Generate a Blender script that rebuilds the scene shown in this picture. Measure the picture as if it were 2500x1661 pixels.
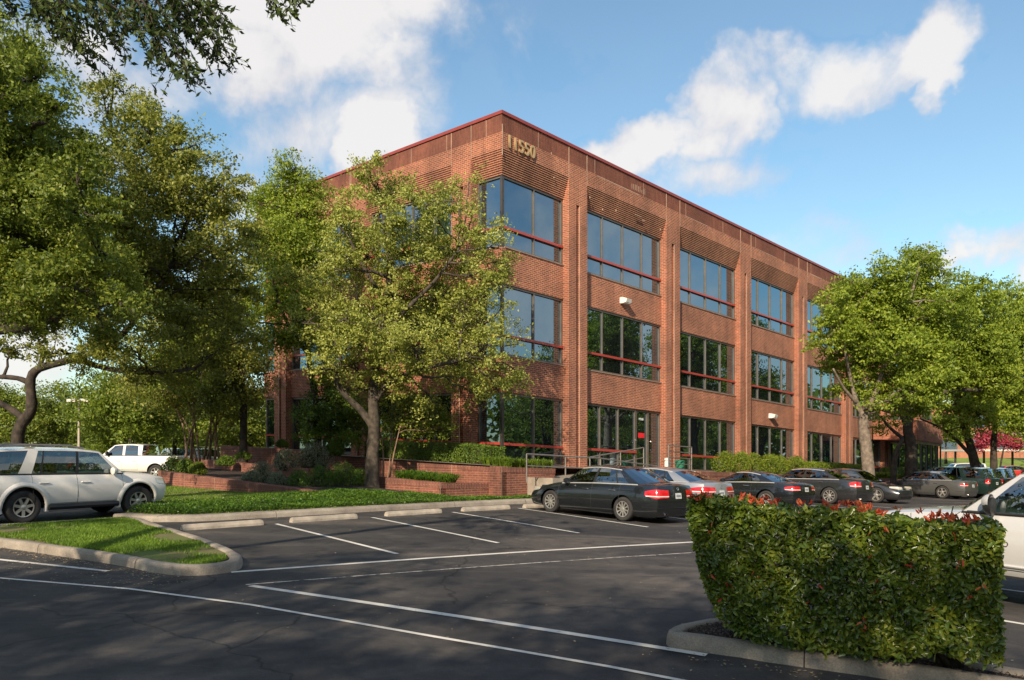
import bpy, bmesh, math, random
import numpy as np
from mathutils import Vector, Matrix
R = math.radians
for o in list(bpy.data.objects): bpy.data.objects.remove(o)
SC = bpy.context.scene
COL = SC.collection
rng = np.random.default_rng(11)
random.seed(5)

# ------------------------------------------------------------------ camera
CZ = 2.1
cam_d = bpy.data.cameras.new('camera'); cam = bpy.data.objects.new('camera', cam_d); COL.objects.link(cam)
cam_d.sensor_width = 36; cam_d.lens = 27.82; cam_d.shift_y = 0.1118; cam_d.clip_end = 3000; cam_d.clip_start = .1
cam.location = (0, 0, CZ); cam.rotation_euler = (R(90), 0, 0)
SC.camera = cam

# ------------------------------------------------------------------ light
SC.view_settings.view_transform = 'Standard'; SC.view_settings.look = 'None'
SC.view_settings.exposure = 0.64; SC.view_settings.gamma = 1
SUN_EL, SUN_AZ = 30, 200
sd = bpy.data.lights.new('sun', 'SUN'); sd.energy = 4.4; sd.angle = R(0.7); sd.color = (1, .85, .65)
sun = bpy.data.objects.new('sun', sd); COL.objects.link(sun)
sv = Vector((math.sin(R(SUN_AZ))*math.cos(R(SUN_EL)), math.cos(R(SUN_AZ))*math.cos(R(SUN_EL)), math.sin(R(SUN_EL))))
sun.rotation_euler = sv.to_track_quat('Z', 'Y').to_euler(); sun.location = (0, 0, 60)

W = bpy.data.worlds.new('World'); SC.world = W; W.use_nodes = True
nt = W.node_tree; nt.nodes.clear()
def N(t, **kw):
    n = nt.nodes.new(t)
    for k, v in kw.items(): setattr(n, k, v)
    return n
def L(a, b): nt.links.new(a, b)
def M2(op, a, b=None, clamp=False):
    n = N('ShaderNodeMath', operation=op); n.use_clamp = clamp
    for i, v in enumerate((a, b)):
        if v is None: continue
        if isinstance(v, (int, float)): n.inputs[i].default_value = v
        else: L(v, n.inputs[i])
    return n.outputs[0]
sky = N('ShaderNodeTexSky', sky_type='NISHITA', sun_disc=False, sun_elevation=R(SUN_EL), sun_rotation=R(SUN_AZ))
sky.air_density = 1.35; sky.dust_density = .25; sky.ozone_density = 2.6; sky.altitude = 100
tc = N('ShaderNodeTexCoord'); sp = N('ShaderNodeSeparateXYZ'); L(tc.outputs['Generated'], sp.inputs[0])
yy = M2('MAXIMUM', sp.outputs[1], .04)
cu = M2('DIVIDE', sp.outputs[0], yy); cv = M2('DIVIDE', sp.outputs[2], yy)
cb0 = N('ShaderNodeCombineXYZ'); L(cu, cb0.inputs[0]); L(cv, cb0.inputs[1])
nd = N('ShaderNodeTexNoise'); nd.inputs['Scale'].default_value = 7; nd.inputs['Detail'].default_value = 5; nd.inputs['Roughness'].default_value = .6; L(tc.outputs['Generated'], nd.inputs['Vector'])
sb = N('ShaderNodeVectorMath', operation='SUBTRACT'); L(nd.outputs['Color'], sb.inputs[0]); sb.inputs[1].default_value = (.5, .5, .5)
cb = N('ShaderNodeVectorMath', operation='MULTIPLY_ADD'); L(sb.outputs[0], cb.inputs[0]); cb.inputs[1].default_value = (.28, .20, 0); L(cb0.outputs[0], cb.inputs[2])
# cloud banks: (azimuth tangent, elevation tangent, half width, half height, turn, strength)
def ck(x, y, rx, ry, rot=0, s=1.0): return ((x-1180)/1823.8, (1047.9-y)/1823.8, rx/1823.8, ry/1823.8, rot, s)
CLOUDS = [ck(720, 40, 460, 210, 0, 1.4), ck(520, 150, 330, 150, 10, 1.25), ck(130, 110, 380, 190, 0, 1.1), ck(860, 130, 230, 130, -25, .95), ck(830, 350, 150, 140, 12, 1.5),
          ck(660, 300, 240, 120, 20, .42), ck(860, 240, 220, 130, 0, .5), ck(2120, 130, 230, 110, 22, 1.1), ck(1870, 180, 270, 110, -8, .95), ck(1660, 240, 170, 120, 60, 1.05),
          ck(1480, 350, 190, 95, 15, 1.3), ck(1690, 400, 190, 90, 10, .6), ck(2140, 220, 90, 60, 50, .8), ck(2260, 590, 220, 90, 10, 1.3),
          ck(2390, 690, 150, 150, 0, 1.5), ck(1240, 110, 100, 90, 0, .34), ck(1940, 560, 200, 60, 8, .3), ck(60, 820, 260, 190, 0, 1.1), ck(600, 560, 260, 260, 0, .6), ck(190, 340, 200, 120, 0, .35)]
tot = None
for (u, v, ru, rv, rot, s) in CLOUDS:
    m = N('ShaderNodeMapping', vector_type='TEXTURE'); L(cb.outputs[0], m.inputs[0])
    m.inputs['Location'].default_value = (u, v, 0); m.inputs['Rotation'].default_value = (0, 0, R(rot)); m.inputs['Scale'].default_value = (ru, rv, 1)
    ln = N('ShaderNodeVectorMath', operation='LENGTH'); L(m.outputs[0], ln.inputs[0])
    k = M2('MULTIPLY', M2('SUBTRACT', 1.0, ln.outputs['Value'], True), s)
    tot = k if tot is None else M2('MAXIMUM', tot, k)
tot = M2('MULTIPLY', tot, M2('GREATER_THAN', sp.outputs[1], .05))
n1 = N('ShaderNodeTexNoise'); n1.inputs['Scale'].default_value = 8; n1.inputs['Detail'].default_value = 9; n1.inputs['Roughness'].default_value = .58
n1.inputs['Distortion'].default_value = .35; L(tc.outputs['Generated'], n1.inputs['Vector'])
n2 = N('ShaderNodeTexNoise'); n2.inputs['Scale'].default_value = 3.2; n2.inputs['Detail'].default_value = 7; n2.inputs['Roughness'].default_value = .55
L(tc.outputs['Generated'], n2.inputs['Vector'])
# other banks, all round the sky outside the mapped ones
side = M2('MAXIMUM', M2('SUBTRACT', M2('ABSOLUTE', cu), .75, True), M2('LESS_THAN', sp.outputs[1], .05), True)
gen = M2('MULTIPLY', M2('MULTIPLY', M2('SUBTRACT', n2.outputs[0], .41, True), 5.0, True), M2('MULTIPLY', side, 3.0, True))
tot = M2('MAXIMUM', tot, M2('MULTIPLY', gen, .8))
den = M2('ADD', M2('MULTIPLY', tot, 1.6), M2('MULTIPLY', M2('SUBTRACT', n1.outputs[0], .57), 3.3))
den = M2('MULTIPLY', den, M2('MULTIPLY', tot, 6.0, True))
mr = N('ShaderNodeMapRange', interpolation_type='SMOOTHSTEP'); L(den, mr.inputs[0]); mr.inputs[1].default_value = -.2; mr.inputs[2].default_value = 1.15; mr.inputs[4].default_value = .9
n3 = N('ShaderNodeTexNoise'); n3.inputs['Scale'].default_value = 9; n3.inputs['Detail'].default_value = 8; L(tc.outputs['Generated'], n3.inputs['Vector'])
cr = N('ShaderNodeValToRGB'); L(M2('ADD', M2('MULTIPLY', den, .25), M2('MULTIPLY', n3.outputs[0], .75)), cr.inputs[0])
cr.color_ramp.elements[0].position = .3; cr.color_ramp.elements[0].color = (3.4, 3.3, 3.6, 1)
cr.color_ramp.elements[1].position = .68; cr.color_ramp.elements[1].color = (5.0, 4.8, 4.65, 1)
tn = N('ShaderNodeMix', data_type='RGBA', blend_type='MULTIPLY'); tn.inputs[0].default_value = 1; L(sky.outputs[0], tn.inputs[6]); tn.inputs[7].default_value = (.74, .86, .86, 1)
mx = N('ShaderNodeMix', data_type='RGBA'); L(mr.outputs[0], mx.inputs[0]); L(tn.outputs[2], mx.inputs[6]); L(cr.outputs[0], mx.inputs[7])
bg = N('ShaderNodeBackground'); bg.inputs[1].default_value = .122; L(mx.outputs[2], bg.inputs[0])
wo = N('ShaderNodeOutputWorld'); L(bg.outputs[0], wo.inputs[0])

# ------------------------------------------------------------------ helpers
def at(x, y, Y):
    "a point seen at (x, y) of the 2360 px wide print, Y metres ahead of the camera plane"
    return Vector(((x-1180)/1823.8*Y, Y, CZ+(1047.9-y)/1823.8*Y))
def gz(x, y):
    x = max(-60., min(30., x)); y = max(-10., y)
    s = .5*(y+26-math.sqrt((y-26)**2+16))
    return -.023*x-.011*(math.sqrt(x*x+9)-3)+.018*s
def G(x, y, h=0.): return Vector((x, y, gz(x, y)+h))
def gmat(x, y, yaw):
    e = .5
    nx = -(gz(x+e, y)-gz(x-e, y))/(2*e); ny = -(gz(x, y+e)-gz(x, y-e))/(2*e)
    up = Vector((nx, ny, 1)).normalized()
    fx = Vector((math.cos(yaw), math.sin(yaw), 0)); fx = (fx-up*fx.dot(up)).normalized()
    fy = up.cross(fx)
    m = Matrix((fx, fy, up)).transposed().to_4x4(); m.translation = (x, y, gz(x, y))
    return m
def tag(o, label=None, cat=None, group=None, kind=None):
    if label: o['label'] = label
    if cat: o['category'] = cat
    if group: o['group'] = group
    if kind: o['kind'] = kind
    return o
def empty(name, loc=(0, 0, 0), yaw=0, label=None, cat=None, group=None):
    o = bpy.data.objects.new(name, None); COL.objects.link(o); o.location = loc; o.rotation_euler = (0, 0, yaw)
    o.empty_display_size = .2
    return tag(o, label, cat, group)
def link(name, me, m, parent=None, smooth=False):
    if m: me.materials.append(m)
    o = bpy.data.objects.new(name, me); COL.objects.link(o)
    if parent: o.parent = parent
    if smooth: me.polygons.foreach_set('use_smooth', [True]*len(me.polygons))
    return o
def npmesh(name, V, F, m, parent=None, rnd=None, smooth=False):
    "V (n,3), F (k,3|4) index array"
    me = bpy.data.meshes.new(name); V = np.asarray(V, np.float32); F = np.asarray(F, np.int32)
    k = F.shape[1]
    me.vertices.add(len(V)); me.vertices.foreach_set('co', V.ravel())
    me.loops.add(F.size); me.loops.foreach_set('vertex_index', F.ravel())
    me.polygons.add(len(F)); me.polygons.foreach_set('loop_start', np.arange(0, F.size, k, dtype=np.int32)); me.polygons.foreach_set('loop_total', np.full(len(F), k, np.int32))
    if rnd is not None:
        a = me.attributes.new('rnd', 'FLOAT', 'POINT'); a.data.foreach_set('value', np.asarray(rnd, np.float32))
    me.update()
    return link(name, me, m, parent, smooth)
class MB:
    "collects polygons, then links them as one mesh object"
    def __init__(s): s.v = []; s.f = []; s.uv = []; s.hasuv = False
    def poly(s, pts, uv=None):
        i = len(s.v); s.v += [tuple(p) for p in pts]; s.f.append(tuple(range(i, i+len(pts))))
        if uv: s.hasuv = True
        s.uv.append(uv or [(0, 0)]*len(pts))
    def box(s, p, q, T=None):
        x0, y0, z0 = p; x1, y1, z1 = q
        c = [(x0, y0, z0), (x1, y0, z0), (x1, y1, z0), (x0, y1, z0), (x0, y0, z1), (x1, y0, z1), (x1, y1, z1), (x0, y1, z1)]
        if T: c = [T(*a) for a in c]
        for f in ((3, 2, 1, 0), (4, 5, 6, 7), (0, 1, 5, 4), (1, 2, 6, 5), (2, 3, 7, 6), (3, 0, 4, 7)): s.poly([c[k] for k in f])
    def cyl(s, a, b, r0, r1=None, n=8, cap=True):
        a = Vector(a); b = Vector(b); r1 = r0 if r1 is None else r1
        s.tube([a, b], [r0, r1], n, cap)
    def tube(s, pts, rad, n=8, cap=True):
        pts = [Vector(p) for p in pts]
        if isinstance(rad, (int, float)): rad = [rad]*len(pts)
        i0 = len(s.v); ref = None
        for k, p in enumerate(pts):
            d = (pts[min(k+1, len(pts)-1)]-pts[max(k-1, 0)])
            if d.length < 1e-9: d = Vector((0, 0, 1))
            d.normalize()
            if ref is None:
                ref = Vector((1, 0, 0)) if abs(d.x) < .8 else Vector((0, 1, 0))
            u = (ref-d*ref.dot(d)).normalized(); w = d.cross(u); ref = u
            for j in range(n):
                t = 2*math.pi*j/n; s.v.append(tuple(p+(u*math.cos(t)+w*math.sin(t))*rad[k]))
        for k in range(len(pts)-1):
            for j in range(n):
                a = i0+k*n+j; b = i0+k*n+(j+1) % n
                s.f.append((a, b, b+n, a+n)); s.uv.append([(0, 0)]*4)
        if cap:
            s.f.append(tuple(i0+j for j in reversed(range(n)))); s.uv.append([(0, 0)]*n)
            e = i0+(len(pts)-1)*n; s.f.append(tuple(e+j for j in range(n))); s.uv.append([(0, 0)]*n)
    def lathe(s, c, ax, prof, n=24):
        "prof: (radius, offset along ax)"
        c = Vector(c); ax = Vector(ax).normalized(); u = Vector((0, 0, 1)) if abs(ax.z) < .9 else Vector((1, 0, 0)); u = (u-ax*u.dot(ax)).normalized(); w = ax.cross(u)
        i0 = len(s.v)
        for (r, h) in prof:
            for j in range(n):
                t = 2*math.pi*j/n; s.v.append(tuple(c+ax*h+(u*math.cos(t)+w*math.sin(t))*r))
        for k in range(len(prof)-1):
            for j in range(n):
                a = i0+k*n+j; b = i0+k*n+(j+1) % n; s.f.append((a, b, b+n, a+n)); s.uv.append([(0, 0)]*4)
    def grid(s, P):
        "P: rows of points"
        i0 = len(s.v); m = len(P[0])
        for r in P: s.v += [tuple(p) for p in r]
        for i in range(len(P)-1):
            for j in range(m-1):
                a = i0+i*m+j; s.f.append((a, a+1, a+m+1, a+m)); s.uv.append([(0, 0)]*4)
    def build(s, name, m, parent=None, smooth=False, merge=False, bevel=0, auto=None):
        me = bpy.data.meshes.new(name); me.from_pydata(s.v, [], s.f)
        if s.hasuv:
            l = me.uv_layers.new(name='UVMap'); l.data.foreach_set('uv', [c for u in s.uv for p in u for c in p])
        if merge or auto is not None or bevel:
            b = bmesh.new(); b.from_mesh(me); bmesh.ops.remove_doubles(b, verts=b.verts, dist=.0008)
            bmesh.ops.recalc_face_normals(b, faces=b.faces)
            if auto is not None:
                for e in b.edges:
                    if len(e.link_faces) == 2 and e.calc_face_angle(0) > R(auto): e.smooth = False
            b.to_mesh(me); b.free()
        me.update()
        o = link(name, me, m, parent, smooth or auto is not None)
        if bevel:
            md = o.modifiers.new('b', 'BEVEL'); md.width = bevel; md.segments = 2; md.limit_method = 'ANGLE'
        return o
def merge_in(o, mb, m):
    "adds surface marks to a part's own mesh, in their own material"
    me = bpy.data.meshes.new('tmp'); me.from_pydata(mb.v, [], mb.f); b = bmesh.new(); b.from_mesh(o.data); n = len(b.faces); b.from_mesh(me); b.faces.ensure_lookup_table()
    for f in b.faces[n:]: f.material_index = 1
    b.to_mesh(o.data); b.free(); o.data.materials.append(m); bpy.data.meshes.remove(me)
def children(o): return [c for c in COL.objects if c.parent == o]
def copy_tree(o, parent=None):
    c = o.copy(); COL.objects.link(c); c.parent = parent
    if parent: c.matrix_parent_inverse = o.matrix_parent_inverse
    for ch in children(o): copy_tree(ch, c)
    return c

# ------------------------------------------------------------------ materials
MATS = {}
class Mat:
    def __init__(s, name):
        s.m = bpy.data.materials.new(name); s.m.use_nodes = True; s.t = s.m.node_tree; s.b = s.t.nodes['Principled BSDF']; s.o = s.t.nodes['Material Output']
        MATS[name] = s.m
    def n(s, t, **kw):
        k = s.t.nodes.new(t)
        for a, v in kw.items(): setattr(k, a, v)
        return k
    def l(s, a, b): s.t.links.new(a, b)
    def noise(s, scale, det=4, rough=.5, coord='Object', mp=None, dist=0):
        tc = s.n('ShaderNodeTexCoord'); x = s.n('ShaderNodeTexNoise'); x.inputs['Scale'].default_value = scale; x.inputs['Detail'].default_value = det; x.inputs['Roughness'].default_value = rough; x.inputs['Distortion'].default_value = dist
        if mp:
            m = s.n('ShaderNodeMapping'); m.inputs['Scale'].default_value = mp; s.l(tc.outputs[coord], m.inputs[0]); s.l(m.outputs[0], x.inputs['Vector'])
        else: s.l(tc.outputs[coord], x.inputs['Vector'])
        return x.outputs[0]
    def ramp(s, fac, stops):
        r = s.n('ShaderNodeValToRGB'); s.l(fac, r.inputs[0]); e = r.color_ramp.elements
        while len(e) < len(stops): e.new(.5)
        for i, (p, c) in enumerate(stops): e[i].position = p; e[i].color = (*c, 1) if len(c) == 3 else c
        return r.outputs[0]
    def mix(s, fac, a, b, bt='MIX'):
        x = s.n('ShaderNodeMix', data_type='RGBA', blend_type=bt)
        for i, v in ((0, fac), (6, a), (7, b)):
            if isinstance(v, (int, float)): x.inputs[i].default_value = v
            elif isinstance(v, tuple): x.inputs[i].default_value = (*v, 1) if len(v) == 3 else v
            else: s.l(v, x.inputs[i])
        return x.outputs[2]
    def bump(s, h, st=.3, d=.02):
        x = s.n('ShaderNodeBump'); x.inputs['Strength'].default_value = st; x.inputs['Distance'].default_value = d; s.l(h, x.inputs['Height']); s.l(x.outputs[0], s.b.inputs['Normal'])
def simple(name, c, rough=.6, metal=0., coat=0., var=.12, scale=6, spec=.5, bump=0):
    k = Mat(name); k.b.inputs['Roughness'].default_value = rough; k.b.inputs['Metallic'].default_value = metal; k.b.inputs['Coat Weight'].default_value = coat; k.b.inputs['Coat Roughness'].default_value = .04
    k.b.inputs['Specular IOR Level'].default_value = spec
    f = k.noise(scale, 5)
    k.l(k.ramp(f, [(.3, tuple(v*(1-var) for v in c)), (.7, tuple(min(1, v*(1+var)) for v in c))]), k.b.inputs['Base Color'])
    if bump: k.bump(k.noise(scale*4, 6), bump, .02)
    return k.m
def leafmat(name, dark, mid, light, trans=.35, rough=.5, clump=.6, spec=.35):
    k = Mat(name); a = k.n('ShaderNodeAttribute', attribute_name='rnd'); cl = k.noise(clump, 3)
    f = k.n('ShaderNodeMath', operation='MULTIPLY_ADD'); k.l(a.outputs['Fac'], f.inputs[0]); f.inputs[1].default_value = .62
    g = k.n('ShaderNodeMath', operation='MULTIPLY_ADD'); k.l(cl, g.inputs[0]); g.inputs[1].default_value = .9; g.inputs[2].default_value = -.26; k.l(g.outputs[0], f.inputs[2])
    c = k.ramp(f.outputs[0], [(.08, dark), (.5, mid), (.95, light)])
    k.l(c, k.b.inputs['Base Color']); k.b.inputs['Roughness'].default_value = rough; k.b.inputs['Specular IOR Level'].default_value = spec
    t = k.n('ShaderNodeBsdfTranslucent'); k.l(k.mix(.5, c, (.35, .42, .04), 'MIX') if trans > .3 else c, t.inputs[0])
    ms = k.n('ShaderNodeMixShader'); ms.inputs[0].default_value = trans; k.l(k.b.outputs[0], ms.inputs[1]); k.l(t.outputs[0], ms.inputs[2]); k.l(ms.outputs[0], k.o.inputs[0])
    return k.m
def brickmat(name, c1, c2, mortar, bw=.30, bh=.1, ms=.012, dirt=.35, rot=0):
    k = Mat(name); tc = k.n('ShaderNodeTexCoord'); br = k.n('ShaderNodeTexBrick')
    mp = k.n('ShaderNodeMapping'); mp.inputs['Rotation'].default_value = (0, 0, rot); k.l(tc.outputs['UV'], mp.inputs[0]); k.l(mp.outputs[0], br.inputs['Vector'])
    br.inputs['Color1'].default_value = (*c1, 1); br.inputs['Color2'].default_value = (*c2, 1); br.inputs['Mortar'].default_value = (*mortar, 1)
    br.inputs['Scale'].default_value = 1; br.inputs['Mortar Size'].default_value = ms; br.inputs['Mortar Smooth'].default_value = .15; br.inputs['Bias'].default_value = 0
    br.inputs['Brick Width'].default_value = bw; br.inputs['Row Height'].default_value = bh
    big = k.noise(.55, 5, .6); fine = k.noise(5, 4, .6)
    c = k.mix(1.0, br.outputs['Color'], k.ramp(big, [(.3, (1-dirt, 1-dirt, 1-dirt)), (.65, (1.08, 1.05, 1.02))]), 'MULTIPLY')
    c = k.mix(1.0, c, k.ramp(fine, [(.3, (.86, .86, .86)), (.7, (1.12, 1.12, 1.12))]), 'MULTIPLY')
    # vertical rain streaks and pale salt bloom, properties of the old wall itself
    st = k.noise(1.0, 5, .7, 'UV', (2.6, .12, 1)); ef = k.noise(1.3, 6, .75, 'UV', (.8, 2.4, 1))
    c = k.mix(1.0, c, k.ramp(st, [(.32, (.80, .77, .76)), (.6, (1.05, 1.04, 1.03))]), 'MULTIPLY')
    x = k.n('ShaderNodeMath', operation='MULTIPLY'); k.l(k.ramp(ef, [(.66, (0, 0, 0)), (.8, (1, 1, 1))]), x.inputs[0]); x.inputs[1].default_value = .28
    c = k.mix(x.outputs[0], c, (.42, .33, .27))
    k.l(c, k.b.inputs['Base Color']); k.b.inputs['Roughness'].default_value = .88
    iv = k.n('ShaderNodeMath', operation='SUBTRACT'); iv.inputs[0].default_value = 1; k.l(br.outputs['Fac'], iv.inputs[1]); k.bump(iv.outputs[0], .5, .02)
    return k.m

BRICK = brickmat('facade_brick', (.35, .096, .050), (.225, .058, .033), (.50, .31, .20), bw=.25, bh=.079, ms=.011)
BRICKC = brickmat('corbel_brick', (.32, .090, .046), (.22, .058, .033), (.46, .28, .18), bw=.25, bh=.079, ms=.010)
SOLDIER = brickmat('soldier_brick', (.215, .068, .040), (.17, .052, .032), (.22, .10, .065), bw=.35, bh=.1, ms=.010, rot=R(90))
WALLB = brickmat('planter_brick', (.27, .092, .058), (.18, .062, .043), (.36, .20, .14), bw=.3, bh=.085, ms=.010, dirt=.5)
WALLC = brickmat('planter_cap_brick', (.22, .075, .05), (.16, .055, .038), (.34, .19, .14), bw=.3, bh=.08, ms=.010, dirt=.5, rot=R(90))
FARB = brickmat('far_brick', (.46, .17, .08), (.38, .13, .06), (.45, .28, .2), dirt=.2)
RED = simple('red_metal', (.36, .050, .036), .35, 0, .2, .08, 2)
COPE = simple('coping_red', (.27, .044, .03), .4, .1, .1, .1, 2)
FRAME = simple('bronze_frame', (.10, .085, .075), .35, .6, 0, .15, 3)
FRAMEL = simple('light_mullion', (.19, .155, .13), .4, .5, 0, .15, 3)
JOINT = simple('pale_joint', (.46, .31, .22), .8, var=.25, scale=2)
SILL = simple('stone_sill', (.26, .18, .14), .7, var=.2)
ROOF = simple('roof_membrane', (.3, .3, .3), .9)
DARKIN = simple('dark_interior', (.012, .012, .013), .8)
GOLD = simple('gold_letters', (.52, .36, .18), .45, .4, 0, .12, 8)
def glassmat(name, tint, refl, dark, rough=.0, wav=0.):
    k = Mat(name); g = k.n('ShaderNodeBsdfGlossy'); g.inputs['Color'].default_value = (*tint, 1); g.inputs['Roughness'].default_value = rough
    d = k.n('ShaderNodeBsdfDiffuse'); d.inputs['Color'].default_value = (*dark, 1)
    fr = k.n('ShaderNodeLayerWeight'); fr.inputs['Blend'].default_value = .35
    mr = k.n('ShaderNodeMapRange'); k.l(fr.outputs['Facing'], mr.inputs[0]); mr.inputs[3].default_value = refl; mr.inputs[4].default_value = min(1, refl+.45)
    if wav:
        b = k.n('ShaderNodeBump'); b.inputs['Strength'].default_value = wav; b.inputs['Distance'].default_value = .02; k.l(k.noise(.5, 2), b.inputs['Height']); k.l(b.outputs[0], g.inputs['Normal'])
    ms = k.n('ShaderNodeMixShader'); k.l(mr.outputs[0], ms.inputs[0]); k.l(d.outputs[0], ms.inputs[1]); k.l(g.outputs[0], ms.inputs[2]); k.l(ms.outputs[0], k.o.inputs[0])
    return k.m
GLASS = glassmat('tinted_mirror_glass', (.42, .60, .74), .34, (.010, .013, .015), 0, .06)
def carglass(name, tint, refl=.12):
    k = Mat(name); g = k.n('ShaderNodeBsdfGlossy'); g.inputs['Roughness'].default_value = .0; g.inputs['Color'].default_value = (.9, .97, 1, 1)
    t = k.n('ShaderNodeBsdfTransparent'); t.inputs['Color'].default_value = (*tint, 1)
    fr = k.n('ShaderNodeLayerWeight'); fr.inputs['Blend'].default_value = .25
    mr = k.n('ShaderNodeMapRange'); k.l(fr.outputs['Facing'], mr.inputs[0]); mr.inputs[3].default_value = refl; mr.inputs[4].default_value = .9
    ms = k.n('ShaderNodeMixShader'); k.l(mr.outputs[0], ms.inputs[0]); k.l(t.outputs[0], ms.inputs[1]); k.l(g.outputs[0], ms.inputs[2]); k.l(ms.outputs[0], k.o.inputs[0])
    return k.m
CGLASS = carglass('car_glass', (.30, .36, .34)); CGLASSD = carglass('dark_car_glass', (.05, .06, .065), .14)
CONC = Mat('concrete')
_c = CONC.ramp(CONC.noise(1.2, 7, .65), [(.3, (.20, .165, .13)), (.52, (.33, .28, .225)), (.72, (.42, .37, .30))])
_c = CONC.mix(1.0, _c, CONC.ramp(CONC.noise(60, 3, .6), [(.3, (.7, .7, .7)), (.7, (1.15, 1.15, 1.15))]), 'MULTIPLY')
CONC.l(_c, CONC.b.inputs['Base Color']); CONC.b.inputs['Roughness'].default_value = .9; CONC.bump(CONC.noise(45, 5), .35, .01); CONC = CONC.m
STOPM = simple('wheel_stop_concrete', (.40, .34, .27), .85, var=.25, scale=5, bump=.3)
A_ = Mat('asphalt')
p1 = A_.noise(.42, 7, .6, 'Object', (.6, 1.15, 1), .8); p2 = A_.noise(70, 2, .7); p3 = A_.noise(1.7, 6, .65, 'Object', (1, 1, 1), 1.2); p4 = A_.noise(240, 2, .7)
c = A_.ramp(p1, [(.34, (.034, .033, .035)), (.52, (.054, .051, .050)), (.66, (.115, .100, .088))])
c = A_.mix(1.0, c, A_.ramp(p3, [(.3, (.72, .72, .74)), (.7, (1.3, 1.27, 1.22))]), 'MULTIPLY')
oil = A_.noise(.95, 3, .5, 'Object', (1, 1, 1), .3); c = A_.mix(1.0, c, A_.ramp(oil, [(.28, (.42, .42, .43)), (.37, (1, 1, 1))]), 'MULTIPLY')
dus = A_.noise(2.6, 8, .72, 'Object', (.35, 1.3, 1), 1.5); c = A_.mix(A_.ramp(dus, [(.56, (0, 0, 0)), (.74, (.5, .5, .5))]), c, (.12, .105, .09))
c = A_.mix(1.0, c, A_.ramp(p2, [(.35, (.75, .75, .75)), (.7, (1.35, 1.33, 1.3))]), 'MULTIPLY')
vor = A_.n('ShaderNodeTexVoronoi', feature='DISTANCE_TO_EDGE'); vor.inputs['Scale'].default_value = .16; tcx = A_.n('ShaderNodeTexCoord')
wv = A_.n('ShaderNodeVectorMath', operation='MULTIPLY_ADD'); wn = A_.n('ShaderNodeTexNoise'); wn.inputs['Scale'].default_value = .8; wn.inputs['Detail'].default_value = 6; A_.l(tcx.outputs['Object'], wn.inputs['Vector'])
A_.l(wn.outputs['Color'], wv.inputs[0]); wv.inputs[1].default_value = (1.3, 1.3, 0); A_.l(tcx.outputs['Object'], wv.inputs[2]); A_.l(wv.outputs[0], vor.inputs['Vector'])
crk = A_.ramp(vor.outputs['Distance'], [(.0008, (.35, .35, .35)), (.0022, (1, 1, 1))])
c = A_.mix(1.0, c, crk, 'MULTIPLY')
A_.l(c, A_.b.inputs['Base Color']); A_.b.inputs['Roughness'].default_value = .78; A_.bump(p4, .5, .012); A_.b.inputs['Specular IOR Level'].default_value = .35
ASPH = A_.m
P_ = Mat('worn_line_paint'); w1 = P_.noise(9, 8, .72); w2 = P_.noise(1.3, 4)
P_.l(P_.ramp(w2, [(.3, (.52, .49, .44)), (.7, (.72, .69, .63))]), P_.b.inputs['Base Color']); P_.b.inputs['Roughness'].default_value = .7
tr = P_.n('ShaderNodeBsdfTransparent'); ms = P_.n('ShaderNodeMixShader'); P_.l(P_.ramp(w1, [(.30, (0, 0, 0)), (.38, (1, 1, 1))]), ms.inputs[0]); P_.l(tr.outputs[0], ms.inputs[1]); P_.l(P_.b.outputs[0], ms.inputs[2]); P_.l(ms.outputs[0], P_.o.inputs[0])
PAINT = P_.m
P_ = Mat('faded_line_paint'); w1 = P_.noise(6, 8, .75)
P_.b.inputs['Base Color'].default_value = (.42, .39, .35, 1); P_.b.inputs['Roughness'].default_value = .8
tr = P_.n('ShaderNodeBsdfTransparent'); ms = P_.n('ShaderNodeMixShader'); P_.l(P_.ramp(w1, [(.40, (0, 0, 0)), (.52, (1, 1, 1))]), ms.inputs[0]); P_.l(tr.outputs[0], ms.inputs[1]); P_.l(P_.b.outputs[0], ms.inputs[2]); P_.l(ms.outputs[0], P_.o.inputs[0])
PAINTF = P_.m
LAWN = Mat('lawn_soil'); LAWN.l(LAWN.ramp(LAWN.noise(1.1, 7, .65), [(.38, (.19, .125, .07)), (.5, (.13, .12, .04)), (.62, (.10, .14, .025))]), LAWN.b.inputs['Base Color']); LAWN.b.inputs['Roughness'].default_value = .95; LAWN.bump(LAWN.noise(30, 5), .6, .03); LAWN = LAWN.m
SOIL = Mat('mulch'); SOIL.l(SOIL.ramp(SOIL.noise(28, 6, .7), [(.35, (.014, .009, .007)), (.55, (.045, .028, .02)), (.72, (.11, .075, .05))]), SOIL.b.inputs['Base Color']); SOIL.b.inputs['Roughness'].default_value = .95; SOIL.bump(SOIL.noise(35, 6, .7), 1, .04); SOIL = SOIL.m
FIELD = Mat('far_ground'); FIELD.l(FIELD.ramp(FIELD.noise(.12, 6), [(.35, (.05, .08, .015)), (.6, (.10, .13, .03))]), FIELD.b.inputs['Base Color']); FIELD.b.inputs['Roughness'].default_value = .95; FIELD = FIELD.m
SUNLAWN = simple('bright_lawn', (.16, .22, .025), .9, var=.3, scale=.5)
GRASSB = leafmat('grass_blades', (0.07, 0.12, 0.012), (0.14, 0.25, 0.018), (0.26, 0.36, 0.04), .3, clump=1.2)
JASM = leafmat('ground_cover_leaves', (0.03, 0.07, 0.01), (0.075, 0.155, 0.015), (0.16, 0.25, 0.025), .25, clump=1.0, rough=.4)
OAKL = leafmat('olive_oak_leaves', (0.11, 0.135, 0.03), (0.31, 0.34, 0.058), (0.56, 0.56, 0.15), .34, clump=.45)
OAKD = leafmat('dark_oak_leaves', (0.055, 0.07, 0.014), (0.18, 0.2, 0.03), (0.42, 0.41, 0.08), .32, clump=.35)
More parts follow.
